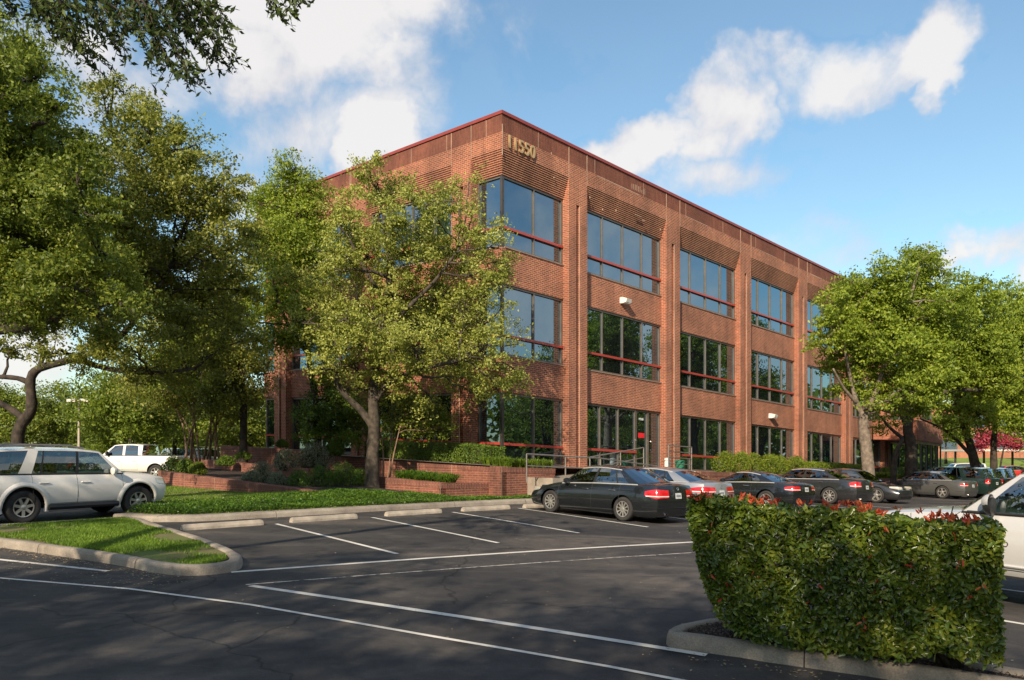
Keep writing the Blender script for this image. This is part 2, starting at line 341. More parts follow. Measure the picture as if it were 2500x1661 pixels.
OAKD2 = leafmat('deep_oak_leaves', (0.05, 0.078, 0.012), (0.145, 0.195, 0.022), (0.34, 0.36, 0.048), .34, clump=.4)
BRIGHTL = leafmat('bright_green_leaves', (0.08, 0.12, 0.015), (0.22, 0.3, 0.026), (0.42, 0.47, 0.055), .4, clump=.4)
YELL = leafmat('yellow_green_leaves', (0.06, 0.09, 0.012), (0.15, 0.21, 0.02), (0.28, 0.34, 0.04), .4, clump=.4)
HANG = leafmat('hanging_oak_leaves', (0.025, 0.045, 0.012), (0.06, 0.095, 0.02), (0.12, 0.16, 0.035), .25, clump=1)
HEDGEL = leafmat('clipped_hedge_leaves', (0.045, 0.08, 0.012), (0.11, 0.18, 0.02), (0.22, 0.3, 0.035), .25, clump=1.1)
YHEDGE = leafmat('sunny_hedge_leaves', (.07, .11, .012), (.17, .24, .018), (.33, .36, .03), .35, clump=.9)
GREYL = leafmat('grey_sage_leaves', (0.09, 0.11, 0.06), (0.2, 0.23, 0.14), (0.36, 0.38, 0.26), .2, clump=1.2)
PINKL = leafmat('pink_blossom', (.22, .03, .045), (.42, .05, .08), (.55, .13, .16), .3)
PHOT = leafmat('photinia_leaves', (0.035, 0.065, 0.008), (0.11, 0.17, 0.018), (0.3, 0.32, 0.035), .22, clump=2.2, rough=.28, spec=.6)
PHOTR = leafmat('photinia_red_leaves', (0.35, 0.035, 0.02), (0.62, 0.09, 0.04), (0.75, 0.26, 0.09), .3, clump=2, rough=.35)
BARK = simple('grey_brown_bark', (.068, .053, .039), .95, var=.6, scale=6, bump=1)
BARKD = simple('dark_bark', (.045, .034, .025), .95, var=.65, scale=5, bump=1)
BARKP = simple('pale_speckled_bark', (.18, .14, .105), .95, var=.45, scale=7, bump=1)
BARKC = simple('smooth_tan_bark', (.20, .12, .075), .8, var=.35, scale=7, bump=.3)
RUBBER = simple('tyre_rubber', (.028, .026, .025), .85, var=.3); RIM = simple('alloy_rim', (.50, .47, .43), .35, .7, 0, .1)
RIMD = simple('rim_recess', (.03, .03, .03), .6); BLKP = simple('black_plastic', (.014, .014, .015), .5); TRIM = simple('bright_window_trim', (.62, .60, .57), .35, .5); CHROME = simple('chrome', (.6, .6, .6), .15, 1)
TAIL = simple('red_lamp', (.55, .008, .012), .15, 0, 1, .25, 12); TAILW = simple('white_lamp', (.75, .62, .60), .15, 0, 1, .1); HEADL = simple('head_lamp', (.65, .6, .5), .12, .3, 1, .1); AMBER = simple('amber_lamp', (.65, .14, .02), .2, 0, 1)
PLATE = simple('plate_white', (.55, .56, .55), .4, var=.3, scale=30); SEATM = simple('seat_cloth', (.045, .043, .04), .9); WHITEM = simple('white_plastic', (.7, .68, .64), .5); REDSIGN = simple('red_notice', (.7, .02, .03), .5); METALR = simple('brushed_rail_metal', (.33, .30, .27), .4, .7)
POLEM = simple('beige_pole_paint', (.42, .36, .28), .6); LAMPW = simple('lamp_head_white', (.68, .63, .55), .5); GREENP = simple('green_bin_plastic', (.02, .16, .09), .5)
def paint(name, c, metal=.35, rough=.3): return simple(name, c, rough, metal, 1, .03, 2)
PW = paint('white_car_paint', (.72, .69, .64), 0); PB = paint('black_car_paint', (.012, .014, .016), .2, .22); PS = paint('silver_car_paint', (.42, .43, .45), .6, .32)
PC = paint('charcoal_car_paint', (.035, .036, .038), .4, .25); PG = paint('grey_car_paint', (.10, .10, .095), .4, .3); PGR = paint('dark_green_car_paint', (.015, .035, .03), .3, .25); PBL = paint('blue_car_paint', (.02, .16, .40), .2)
PTR = paint('silver_white_truck_paint', (.50, .49, .475), .15, .35)

# ------------------------------------------------------------------ ground
def sheet(name, poly, h, m, label=None, cat=None, kind='structure', zf=None, parent=None):
    "flat patch following the lot, h above it"
    b = bmesh.new(); vs = [b.verts.new((x, y, 0)) for x, y in poly]; f = b.faces.new(vs)
    if f.normal.z < 0: f.normal_flip()
    bmesh.ops.triangulate(b, faces=[f])
    for _ in range(2): bmesh.ops.subdivide_edges(b, edges=b.edges, cuts=1, use_grid_fill=True)
    for v in b.verts: v.co.z = (zf or gz)(v.co.x, v.co.y)+h
    bmesh.ops.recalc_face_normals(b, faces=b.faces)
    if sum(f.normal.z for f in b.faces) < 0: bmesh.ops.reverse_faces(b, faces=b.faces)
    me = bpy.data.meshes.new(name); b.to_mesh(me); b.free()
    o = link(name, me, m, parent)
    if kind: o['kind'] = kind
    return tag(o, label, cat)
xs = np.concatenate([[-1500, -600, -300, -150, -90], np.arange(-60, 61, 3), [90, 150, 300, 600, 1500]]); ys = np.concatenate([[-1500, -300, -100, -40], np.arange(-22, 60, 2), [80, 95, 110, 150, 300, 600, 1500]])
def far(x, y): return gz(x, y)
V = [(x, y, gz(x, y)-(0 if (abs(x) < 88 and -38 < y < 94) else .02)) for y in ys for x in xs]; nx = len(xs)
F = [(j*nx+i, j*nx+i+1, (j+1)*nx+i+1, (j+1)*nx+i) for j in range(len(ys)-1) for i in range(nx-1)]
lot = npmesh('parking_lot', V, F, ASPH); tag(lot, 'dark patched asphalt parking lot with worn white lines and pale dusty patches', 'parking lot', kind='structure')

def line(pts, w=.1, m=PAINT, name='painted_line'):
    q = []; mb = MB()
    P = []
    for k in range(len(pts)-1):
        a = Vector(pts[k]); b_ = Vector(pts[k+1]); n = max(1, int((b_-a).length/.8))
        P += [a.lerp(b_, t/n) for t in range(n)]
    P.append(Vector(pts[-1]))
    rows = []
    for k, p in enumerate(P):
        d = (P[min(k+1, len(P)-1)]-P[max(k-1, 0)]).normalized(); nn = Vector((-d.y, d.x))*w/2
        rows.append([G(*(p+nn), .005), G(*(p-nn), .005)])
    mb.grid(rows)
    return mb.build(name, m, lot)
for a, b_ in (((-5.68, 19.06), (-2.09, 14.38)), ((-3.71, 20.97), (-.28, 16.17)), ((-1.72, 22.89), (1.55, 18.31)), ((.2, 24.8), (3.45, 20.1)), ((2.1, 26.6), (5.45, 22.0)),
              ((4.0, 28.5), (7.4, 23.9)), ((5.9, 30.4), (9.3, 25.8)), ((7.8, 32.3), (11.2, 27.7)), ((9.8, 34.2), (13.2, 29.6)), ((11.7, 36.1), (15.1, 31.5))):
    line([a, b_], .1, name='stall_line')
line([(-4.32, 12.16), (4.3, 17.45)], .13, name='aisle_line'); line([(-3.75, 11.15), (4.2, 15.9)], .06, PAINTF, 'aisle_line')
line([(-3.66, 11.08), (1.95, 7.93)], .12, name='aisle_line'); line([(-9.5, 12.1), (-7.38, 11.41), (-5.18, 10.73), (-3.23, 9.82), (-.83, 8.4), (.9, 7.43), (2.4, 6.5), (4, 5.4)], .07, PAINT, 'aisle_line')
line([(-9.2, 13.4), (-6.18, 12.11)], .1, name='stall_line'); line([(5.4, 10.9), (7.6, 8.6)], .1, name='stall_line'); line([(6.6, 13.5), (9.6, 10.6)], .1, name='stall_line')

def curb(name, pts, w=.16, h=.15, closed=False, m=CONC, label=None, cat='curb'):
    "rounded concrete kerb; pts run along its road-side foot, body to the left of travel"
    P = [Vector(p) for p in pts]
    # chaikin
    for _ in range(2):
        Q = [] if closed else [P[0]]
        rn = range(len(P)) if closed else range(len(P)-1)
        for i in rn:
            a, b_ = P[i], P[(i+1) % len(P)]; Q += [a.lerp(b_, .25), a.lerp(b_, .75)]
        if not closed: Q.append(P[-1])
        P = Q
    prof = [(-.0, -.05), (.012, h*.55), (.03, h*.9), (.06, h), (w-.03, h), (w, h-.02), (w, -.05)]
    mb = MB(); rows = []; n = len(P)
    for k in range(n+(1 if closed else 0)):
        i = k % n; pa = P[(i-1) % n] if closed else P[max(i-1, 0)]; pb = P[(i+1) % n] if closed else P[min(i+1, n-1)]
        d = (pb-pa).normalized(); nn = Vector((-d.y, d.x)); wob = .006*math.sin(i*1.7)+.004*math.sin(i*4.1)
        rows.append([G(*(P[i]+nn*(o_+wob)), hh) for o_, hh in prof])
    mb.grid(rows); 
    if not closed: mb.poly(rows[0][::-1]); mb.poly(rows[-1])
    o = mb.build(name, m, None, merge=True, smooth=True)
    jm = MB(); acc = 1.3
    for k in range(1, n):
        acc += (P[k]-P[k-1]).length
        if acc > 2.6:
            acc = 0; a = P[k]; d = (P[k]-P[k-1]).normalized(); nn = Vector((-d.y, d.x)); rr_ = []
            for e in (-.006, .006): rr_.append([G(*(a+d*e+nn*(o_+(-.002 if i < 3 else 0))), hh+.0025) for i, (o_, hh) in enumerate(prof[:6])])
            jm.grid(rr_)
    if jm.v: jm.build('kerb_joint', DARKIN, o)
    return tag(o, label, cat, kind='structure'), P
# left island (travel so that the planted side is on the left)
isl = [(-13.2, 16.0), (-11.1, 15.45), (-9.4, 14.52), (-7.7, 13.52), (-6.22, 12.64), (-5.39, 11.95), (-4.75, 11.75), (-4.3, 12.1), (-4.28, 12.68), (-4.63, 13.44), (-5.76, 15.04), (-6.7, 16.17), (-7.75, 17.4), (-8.6, 18.55), (-9.2, 19.0), (-10.1, 18.0), (-11.0, 17.0), (-12.4, 16.2)]
curb('curb', isl, .2, .15, True, label='pale rounded concrete kerb round the pointed grass island at left')
islin = [(-12.6, 16.05), (-11.1, 15.75), (-9.3, 14.75), (-7.6, 13.75), (-6.1, 12.85), (-5.3, 12.2), (-4.8, 12.0), (-4.55, 12.2), (-4.55, 12.65), (-4.85, 13.35), (-5.95, 14.9), (-6.9, 16.05), (-7.95, 17.25), (-8.75, 18.3), (-9.2, 18.7), (-9.95, 17.85), (-10.9, 16.8), (-12.0, 16.1)]
sheet('lawn_island', islin, .13, LAWN, 'patchy grass and bare soil inside the pointed kerbed island', 'island')
# long planted strip before the building
CB = [(-9.9, 19.6), (-9.0, 19.1), (-7.9, 19.2), (-6.76, 20.11), (-5.14, 21.6), (-3.92, 22.81), (-2.0, 24.58), (-.2, 26.3), (1.6, 28.1), (7.0, 33.5), (12, 38.6), (17.2, 43.9), (19.5, 45.5), (23, 48.8)]
curb('curb', CB, .66, .14, False, label='long concrete kerb and gutter in front of the planted strip and wheel stops')
lw = [(-9.75, 20.0), (-8.9, 19.55), (-7.95, 19.6), (-6.9, 20.5), (-5.3, 21.95), (-4.1, 23.15), (-2.2, 24.9), (-.4, 26.6), (1.3, 28.4), (6.7, 33.8), (11.7, 38.9), (16.9, 44.2), (19.2, 46.0), (22.7, 49.2), (16, 52), (0, 33), (-5, 35), (-14, 43), (-22, 43), (-17.6, 35), (-13.2, 27)]
def lawnz(x, y):
    # a low swell in front of the walls
    t = -.714*x+.70*y; g = .26*math.exp(-((x+5.8)**2/10+(y-25.2)**2/9))*min(1, max(0, (t-19.4)/1.6))+.05
    return gz(x, y)+g
sheet('front_lawn', lw, .07, LAWN, 'green lawn strip between the long kerb and the brick planters', 'lawn', zf=lawnz)
# right island
ri = [(1.6, 8.3), (1.66, 8.17), (2.08, 7.99), (2.61, 7.68), (3.12, 7.44), (3.55, 7.23), (4.5, 6.72), (6.2, 5.7), (6.5, 5.9), (5.9, 6.5), (4.72, 7.25), (4.1, 7.66), (3.2, 8.45), (2.62, 9.0), (2.3, 9.08), (1.72, 8.6)]
curb('curb', ri, .17, .15, True, label='grey stained kerb round the mulched island under the near hedge')
rin = [(1.83, 8.3), (2.15, 8.14), (2.66, 7.84), (3.17, 7.6), (3.6, 7.4), (4.5, 6.92), (6.1, 6.0), (5.8, 6.3), (4.62, 7.05), (3.98, 7.5), (3.08, 8.3), (2.55, 8.82), (2.33, 8.88), (1.9, 8.5)]
sheet('mulch_bed', rin, .12, SOIL, 'dark mulch bed inside the kerb under the red tipped hedge', 'mulch bed')

# wheel stops
def wheel_stop(a, b_, label):
    a = Vector(a); b_ = Vector(b_); c_ = (a+b_)/2; yaw = math.atan2(b_.y-a.y, b_.x-a.x); Ln = (b_-a).length
    mb = MB(); pr = [(-.085, 0), (-.08, .055), (-.045, .125), (.045, .125), (.08, .055), (.085, 0)]
    rows = []
    for x, sc in ((-Ln/2, .86), (-Ln/2+.05, 1), (Ln/2-.05, 1), (Ln/2, .86)): rows.append([(x, y, z*sc) for y, z in pr])
    mb.grid(rows); mb.poly(rows[0]); mb.poly(rows[-1][::-1])
    for s in (-1, 1): mb.cyl((s*Ln*.36, 0, .12), (s*Ln*.36, 0, .128), .022, n=8)
    o = mb.build('wheel_stop', STOPM, bevel=.012); o.matrix_world = gmat(c_.x, c_.y, yaw)
    tag(o, label, 'wheel stop', 'concrete wheel stops along the kerb')
names = ['leftmost concrete wheel stop, nearest the pointed grass island', 'second wheel stop from the left, below the low brick planter wall', 'wheel stop in the stall below the middle oak trunk', 'wheel stop in the empty stall beside the black sedan', 'wheel stop at the front wheel of the black sedan']
for (a, b_), nm in zip((((-7.3, 17.5), (-5.95, 18.85)), ((-5.42, 19.4), (-4.08, 20.7)), ((-3.4, 21.35), (-2.05, 22.65)), ((-1.45, 23.2), (-.1, 24.45)), ((.38, 24.9), (1.65, 26.1))), names): wheel_stop(a, b_, nm)

# ------------------------------------------------------------------ office building
C0 = Vector((-.39, 31.0)); DR = Vector((.70, .714)).normalized(); DL = Vector((-.714, .70)).normalized(); NR = Vector((.714, -.70)).normalized(); NL = Vector((-.70, -.714)).normalized()
TILT = -.05
def PF(d, n):
    def f(s, o, h):
        p = C0+d*s+n*o; return (p.x, p.y, h+CZ+TILT*p.x)
    return f
PR, PL = PF(DR, NR), PF(DL, NL)
LR, LL = 54.0, 19.7
bld = empty('office_building', (C0.x, C0.y, 1.5), 0, 'three storey red brick office building with tinted glass bays and red trim, numbered 11550', 'building')
bld.rotation_euler = (0, 0, 0)
INV = Matrix.Translation(-Vector(bld.location))
def fbox(mb, P, s0, s1, o0, o1, h0, h1, uvo=0.):
    "a box on a facade: along s, out o, up h, with brick coordinates in metres"
    c = {}
    for s in (s0, s1):
        for o in (o0, o1):
            for h in (h0, h1): c[(s, o, h)] = Vector(P(s, o, h))-Vector(bld.location)
    def q(k, uv): mb.poly([c[x] for x in k], uv)
    flip = P is PL
    def add(k, uv): q(k[::-1] if flip else k, uv[::-1] if flip else uv)
    add([(s0, o1, h0), (s1, o1, h0), (s1, o1, h1), (s0, o1, h1)], [(s0+uvo, h0), (s1+uvo, h0), (s1+uvo, h1), (s0+uvo, h1)])
    add([(s1, o0, h0), (s0, o0, h0), (s0, o0, h1), (s1, o0, h1)], [(s1, h0), (s0, h0), (s0, h1), (s1, h1)])
    add([(s0, o0, h0), (s0, o1, h0), (s0, o1, h1), (s0, o0, h1)], [(o0+s0, h0), (o1+s0, h0), (o1+s0, h1), (o0+s0, h1)])
    add([(s1, o1, h0), (s1, o0, h0), (s1, o0, h1), (s1, o1, h1)], [(o1, h0), (o0, h0), (o0, h1), (o1, h1)])
    add([(s0, o1, h1), (s1, o1, h1), (s1, o0, h1), (s0, o0, h1)], [(s0, o1), (s1, o1), (s1, o0), (s0, o0)])
    add([(s0, o0, h0), (s1, o0, h0), (s1, o1, h0), (s0, o1, h0)], [(s0, o0), (s1, o0), (s1, o1), (s0, o1)])
HC, HS0, HSL, HEAD = 13.34, 12.64, 11.98, 11.11
FL = 4.32; HEADS = [HEAD-2*FL, HEAD-FL, HEAD]; BARS = [.41, 4.73, 9.05]; SILLS = [-.36, 3.96, 8.28]
FLOOR = -.41; DW = .30; GL = -.43
wall = MB()  # core, spandrels, plinth
fascia = MB(); corb = MB()
colR = [4.66+7.44*k for k in range(7)]; colL = [2.40, 9.75, 17.1]
for P, Ln, st in ((PR, LR, DW), (PL, LL, .6)):
    en = Ln-DW if P is PR else Ln-DW
    for k in (0, 1):
        fbox(wall, P, st, en, -.6, -DW, HEADS[k]+.003, SILLS[k+1]-.05)
    fbox(wall, P, st, en, -.6, -DW, -3.6, SILLS[0]-.05)
    s0 = 0 if P is PR else .6
    fbox(fascia, P, s0, Ln, -.6, 0, HSL, HS0)
    for k in range(1, 12):
        q = (HSL-HEAD)/11
        fbox(corb, P, (DW*k/11 if P is PR else .6), Ln-DW*k/11, -.6, -DW*k/11, HSL-q*k+.002, HSL-q*(k-1)-.002)
# far faces and core
PRb = lambda s, o, h: PR(s, o, h)
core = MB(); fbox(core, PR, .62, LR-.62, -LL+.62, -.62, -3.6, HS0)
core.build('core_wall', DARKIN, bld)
back = MB(); fbox(back, PR, LR-.6, LR, -LL, -.6, -3.6, HS0); fbox(back, PR, .6, LR-.6, -LL, -LL+.6, -3.6, HS0); back.build('rear_wall', BRICK, bld)
wall.build('spandrel_wall', BRICK, bld); fascia.build('fascia', BRICK, bld); corb.build('corbel', BRICKC, bld)
sol = MB(); fbox(sol, PR, 0, LR, -.6, -.012, HS0, HC); fbox(sol, PL, .6, LL, -.6, -.012, HS0, HC); SOLO = sol.build('soldier_course', SOLDIER, bld)
cp = MB(); fbox(cp, PR, -.04, LR+.04, -.64, .04, HC, HC+.13); fbox(cp, PL, .64, LL+.04, -.64, .04, HC, HC+.13); fbox(cp, PR, .64, LR, -LL-.04, -LL+.3, HC, HC+.13); cp.build('coping', COPE, bld)
rf = MB(); fbox(rf, PR, .6, LR-.6, -LL+.6, -.6, HS0, HS0+.2); rf.build('roof', ROOF, bld)
def column(P, c, w=1.24):
    mb = MB(); a, b_ = c-w/2, c+w/2
    fbox(mb, P, a, c-.13, -.6, 0, -3.6, 10.95); fbox(mb, P, c+.09, b_, -.6, 0, -3.6, 10.95); fbox(mb, P, c-.13, c+.09, -.6, -.12, -3.6, 10.95)
    fbox(mb, P, a, b_, -.6, 0, 10.95, HSL)
    o = mb.build('brick_column', BRICK, bld)
    j = MB(); fbox(j, P, c+.09, c+.125, -.02, .003, -3.5, 10.93); fbox(j, P, a-.002, a+.02, -.02, .004, HSL-.02, HC-.02); fbox(j, P, b_-.02, b_+.002, -.02, .004, HSL-.02, HC-.02); j.build('pale_joint', JOINT, o)
for c in colR: column(PR, c)
for c in colL: column(PL, c)
jt = MB()
for s in np.arange(2.1, LR, 3.72):
    fbox(jt, PR, s, s+.02, -.03, -.008, HS0+.02, HC-.01)
for s in np.arange(.9, LL, 2.4): fbox(jt, PL, s, s+.02, -.03, -.008, HS0+.02, HC-.01)
fbox(jt, PR, .012, .04, -.02, .004, HS0-.9, HS0+.3)
merge_in(SOLO, jt, JOINT)
bl = MB()
for k in range(9): fbox(bl, PR, 8.6+k*.13, 8.63+k*.13, -.03, -.008, HS0+.12, HS0+.12+random.uniform(.15, .3))
for (s, h, w, t) in ((2.9, HSL+.62, .02, .12), (7.4, 11.4, .03, .08), (8.9, 11.62, .5, .025), (9.5, 11.5, .2, .02), (6.0, 12.6, 3.2, .025), (20.4, 12.62, 2.9, .025), (13.2, 12.62, 2.2, .025), (28, 12.6, 1.8, .025), (2.0, 12.02, .03, .07), (3.1, 11.7, .03, .06), (5.5, 11.5, .03, .07), (6.4, 11.2, .03, .06), (11.0, 11.4, .03, .06), (15.7, 12.4, .25, .03)):
    fbox(bl, PR, s, s+w, -.05, .003 if h > HSL else -.02, h, h+t)
merge_in(SOLO, bl, JOINT)

def window(P, s0, s1, h0, h1, bar, npane, lab=None, door=False, corner=False):
    g = MB(); rw = random.Random(int(s0*100+h0*10))
    w = (s1-s0)/npane
    for k in range(npane):
        a, b_ = s0+k*w, s0+(k+1)*w
        for (q0, q1) in (((h0, bar), (bar, h1)) if bar is not None else ((h0, h1),)):
            dx, dz = rw.uniform(-.007, .007), rw.uniform(-.007, .007)
            pts = [P(a, GL-dx, q0), P(b_, GL+dx, q0), P(b_, GL+dx+dz, q1), P(a, GL-dx+dz, q1)]
            pts = [Vector(p)-Vector(bld.location) for p in pts]
            g.poly(pts[::-1] if P is PL else pts)
    o = g.build('window', GLASS, bld)
    f = MB()
    fbox(f, P, s0, s1, GL-.06, GL+.075, h1-.085, h1)
    fbox(f, P, s0, s1, GL-.06, GL+.075, h0, h0+.06)
    for k in range(0 if not corner else 1, npane+1):
        c = s0+k*w; e = .026 if 0 < k < npane else .04
        c = min(max(c, s0+e), s1-e)
        fbox(f, P, c-e, c+e, GL-.05, GL+.07, h0+.061, h1-.086)
    f.build('frame', FRAME if False else FRAMEL, o)
    if bar is not None:
        r_ = MB(); fbox(r_, P, s0, s1, GL, GL+.12, bar-.05, bar+.05); r_.build('red_transom', RED, o)
    sl = MB(); fbox(sl, P, s0, s1, GL-.1, -DW+.035, h0-.048, h0-.002); sl.build('sill', SILL, o)
    return o
edgesR = [(DW+.14, colR[0]-.62, 2)]+[(colR[k]+.62, colR[k+1]-.62, 4) for k in range(6)]+[(colR[6]+.62, LR-DW-.14, 2)]
edgesL = [(DW+.14, colL[0]-.62, 1), (colL[0]+.62, colL[1]-.62, 4), (colL[1]+.62, colL[2]-.62, 4), (colL[2]+.62, LL-DW-.1, 1)]
DOOR0, DOOR1 = 9.42, 11.48
for fl in range(3):
    for i, (a, b_, n) in enumerate(edgesR):
        if fl == 0 and i == 1:
            window(PR, a, DOOR0, SILLS[0], HEADS[0], BARS[0], 3, corner=False); continue
        window(PR, a, b_, SILLS[fl], HEADS[fl], BARS[fl], n, corner=(i == 0))
    for i, (a, b_, n) in enumerate(edgesL): window(PL, a, b_, SILLS[fl], HEADS[fl], BARS[fl], n, corner=(i == 0))
# corner posts where the two glass faces meet
for fl in range(3):
    cpst = MB(); fbox(cpst, PR, DW+.03, DW+.15, -DW-.15, -DW-.03, SILLS[fl]-.04, HEADS[fl]); cpst.build('corner_post', FRAME, bld)
# entrance door
dm = MB()
for a, b_ in ((DOOR0+.1, DOOR0+1.02), (DOOR0+1.08, DOOR1-.02)):
    pts = [Vector(p)-Vector(bld.location) for p in (PR(a, GL-.03, FLOOR+.1), PR(b_, GL-.03, FLOOR+.1), PR(b_, GL-.03, HEADS[0]-.1), PR(a, GL-.03, HEADS[0]-.1))]
    dm.poly(pts)
dr = dm.build('door', GLASS, bld)
f = MB()
for a, b_ in ((DOOR0+.0, DOOR0+.11), (DOOR0+.98, DOOR0+1.04), (DOOR0+1.06, DOOR0+1.12), (DOOR1-.05, DOOR1)): fbox(f, PR, a, b_, GL-.05, GL+.05, FLOOR+.02, HEADS[0]-.01)
fbox(f, PR, DOOR0+.11, DOOR1-.05, GL-.05, GL+.045, HEADS[0]-.1, HEADS[0]-.01); fbox(f, PR, DOOR0+.11, DOOR1-.05, GL-.05, GL+.045, FLOOR+.02, FLOOR+.14)
f.build('door_frame', FRAMEL, dr)
for s in (DOOR0-.05, DOOR0+1.2):
    h = MB(); T = lambda s_, o_, h_: Vector(PR(s_, o_, h_))-Vector(bld.location)
    h.tube([T(s, GL+.05, .45), T(s, GL+.13, .5), T(s, GL+.13, .95), T(s, GL+.05, 1.0)], .022, 6); h.build('door_handle', CHROME, dr)
nts = MB(); fbox(nts, PR, DOOR0+.32, DOOR0+.82, GL-.02, GL-.012, 1.12, 1.36); nts.build('red_notice', REDSIGN, dr)
def facade_text(txt, P, s, o, h, size, m, name, parent, ext=.03, sx=1.):
    cu_ = bpy.data.curves.new(name, 'FONT'); cu_.body = txt; cu_.size = size; cu_.extrude = ext; cu_.offset = .006*size/.7; cu_.space_character = 1.06
    ob = bpy.data.objects.new(name, cu_); COL.objects.link(ob); dg = bpy.context.evaluated_depsgraph_get(); me = bpy.data.meshes.new_from_object(ob.evaluated_get(dg))
    bpy.data.objects.remove(ob)
    for v in me.vertices:
        v.co = Vector(P(s+v.co.x*sx, o+v.co.z+ext, h+v.co.y))-Vector(bld.location)
    me.materials.clear(); return link(name, me, m, parent)
facade_text('11550', PR, .22, .01, 12.1, .73, GOLD, 'house_number', bld, .035, .86)
facade_text('11550', PR, DOOR0+.36, GL-.028, 1.98, .15, WHITEM, 'door_number', dr, .004)
def wall_light(s, h):
    m = MB(); T = lambda a, b_, c: Vector(PR(a, b_, c))-Vector(bld.location)
    m.box((s-.2, -DW, h-.14), (s+.2, -DW+.16, h+.14), T)
    pts = [(s-.2, -DW+.16), (s+.2, -DW+.16)]
    a = [T(s-.2, -DW+.16, h+.14), T(s+.2, -DW+.16, h+.14), T(s+.2, -DW+.42, h+.06), T(s-.2, -DW+.42, h+.06)]; b_ = [T(s-.2, -DW+.16, h-.14), T(s+.2, -DW+.16, h-.14), T(s+.2, -DW+.36, h-.1), T(s-.2, -DW+.36, h-.1)]
    m.poly(a); m.poly(b_[::-1]); m.poly([a[0], a[3], b_[3], b_[0]]); m.poly([a[1], b_[1], b_[2], a[2]]); m.poly([a[3], a[2], b_[2], b_[3]])
    o = m.build('wall_light', WHITEM, bld)
    g = MB(); g.box((s-.15, -DW+.2, h-.142), (s+.15, -DW+.34, h-.125), T); g.build('lens', LAMPW, o)
wall_light(8.25, 7.45); wall_light(23.1, 3.1)
# low glazed porch at the far end
pr = empty('glazed_porch', (36, 69, 0), 0, 'low brick topped glazed porch on the far part of the office building', 'porch')
T = lambda a, b_, c: Vector(PR(a, b_, c))-Vector((36, 69, 0))
m = MB(); _l = Vector(bld.location); bld_loc = _l.copy()
def pbox(mb, s0, s1, o0, o1, h0, h1): mb.box((s0, o0, h0), (s1, o1, h1), T)
m = MB(); pbox(m, 38.6, 44.6, .1, 3.1, 2.45, 3.9); o = m.build('wall', BRICK, pr)
me = o.data; uvl = me.uv_layers.new(name='UVMap')
for pl in me.polygons:
    for li in pl.loop_indices:
        v = me.vertices[me.loops[li].vertex_index].co; uvl.data[li].uv = ((v.x+v.y)*.7, v.z)
m = MB()
for s in np.linspace(38.7, 44.5, 6): pbox(m, s-.04, s+.04, 2.9, 3.0, -2.2, 2.45)
pbox(m, 38.7, 44.5, 2.88, 3.02, 2.25, 2.449); m.build('post', FRAMEL, pr)
m = MB(); pbox(m, 38.8, 44.4, 2.8, 2.83, -2.2, 2.25); m.build('glazing', GLASS, pr)

# ------------------------------------------------------------------ brick planters
def CL(c, t): # point on the line .7x+.714y=c, t metres along DL from where it meets DL through origin
    n = Vector((.70, .714)).normalized(); return n*c+DL*t
def tiltz(p, z0, x0): return z0+TILT*(p.x-x0)
def brick_wall(pts, ztop, zbot, th=.3, label='', cap=True, name='brick_planter_wall', joints=3.0):
    "pts: outer face foot line; ztop(p), zbot(p)"
    root = empty(name, (pts[0][0], pts[0][1], 0), 0, label, 'planter wall'); off = Vector((pts[0][0], pts[0][1], 0))
    mb, mc, mj = MB(), MB(), MB(); P = [Vector(p) for p in pts]; s = 0
    for k in range(len(P)-1):
        a, b_ = P[k], P[k+1]; d = (b_-a); Ln = d.length; d.normalize(); n = Vector((d.y, -d.x))  # outer side is right of travel
        e0 = th if k > 0 else 0
        ns = max(1, int(Ln/2.5))
        for q in range(ns):
            u0, u1 = (Ln*q/ns), (Ln*(q+1)/ns)
            uu0 = u0 + (0 if q or not k else 0)
            for (mbx, z0f, z1f, pr_) in ((mb, zbot, lambda p: ztop(p)-.2, 0), (mc, lambda p: ztop(p)-.2, ztop, .012)):
                def pt(u, o, zf): p = a+d*u+n*o; return Vector((p.x, p.y, zf(a+d*u)))-off
                A = [pt(u0, pr_, z0f), pt(u1+(pr_ if q == ns-1 else 0), pr_, z0f), pt(u1+(pr_ if q == ns-1 else 0), pr_, z1f), pt(u0, pr_, z1f)]
                B = [pt(u0, -th, z0f), pt(u1-(0 if q < ns-1 else 0), -th, z0f), pt(u1, -th, z1f), pt(u0, -th, z1f)]
                za, zb, zc, zd = [v.z for v in A]
                mbx.poly(A, [(s+u0, za), (s+u1, zb), (s+u1, zc), (s+u0, zd)])
                mbx.poly(B[::-1], [(s+u1, zc), (s+u0, zd), (s+u0, za), (s+u1, zb)])
                mbx.poly([A[3], A[2], B[2], B[3]], [(s+u0, 0), (s+u1, 0), (s+u1, th), (s+u0, th)])
                if q == 0 and k == 0: mbx.poly([B[0], A[0], A[3], B[3]], [(0, za), (th, za), (th, zd), (0, zd)])
                if q == ns-1: mbx.poly([A[1], B[1], B[2], A[2]], [(0, zb), (th, zb), (th, zc), (0, zc)])
            if joints and (q % 1 == 0):
                def pj(u, o, z): p = a+d*u+n*o; return Vector((p.x, p.y, z))-off
                zt_ = ztop(a+d*u0); zb_ = zbot(a+d*u0)
                mj.poly([pj(u0+.02, .0155, zb_), pj(u0+.04, .0155, zb_), pj(u0+.04, .0155, zt_-.01), pj(u0+.02, .0155, zt_-.01)])
        s += Ln
    mb.build('wall_face', WALLB, root); mc.build('cap_course', WALLC, root)
    if joints: mj.build('pale_joint', JOINT, root)
    return root
P3 = Vector((-.4, 28.5))
zt3 = lambda p: 1.66+TILT*(p.x+.4)
low = lambda p: gz(p.x, p.y)-.3
w3a = P3+DL*13.5
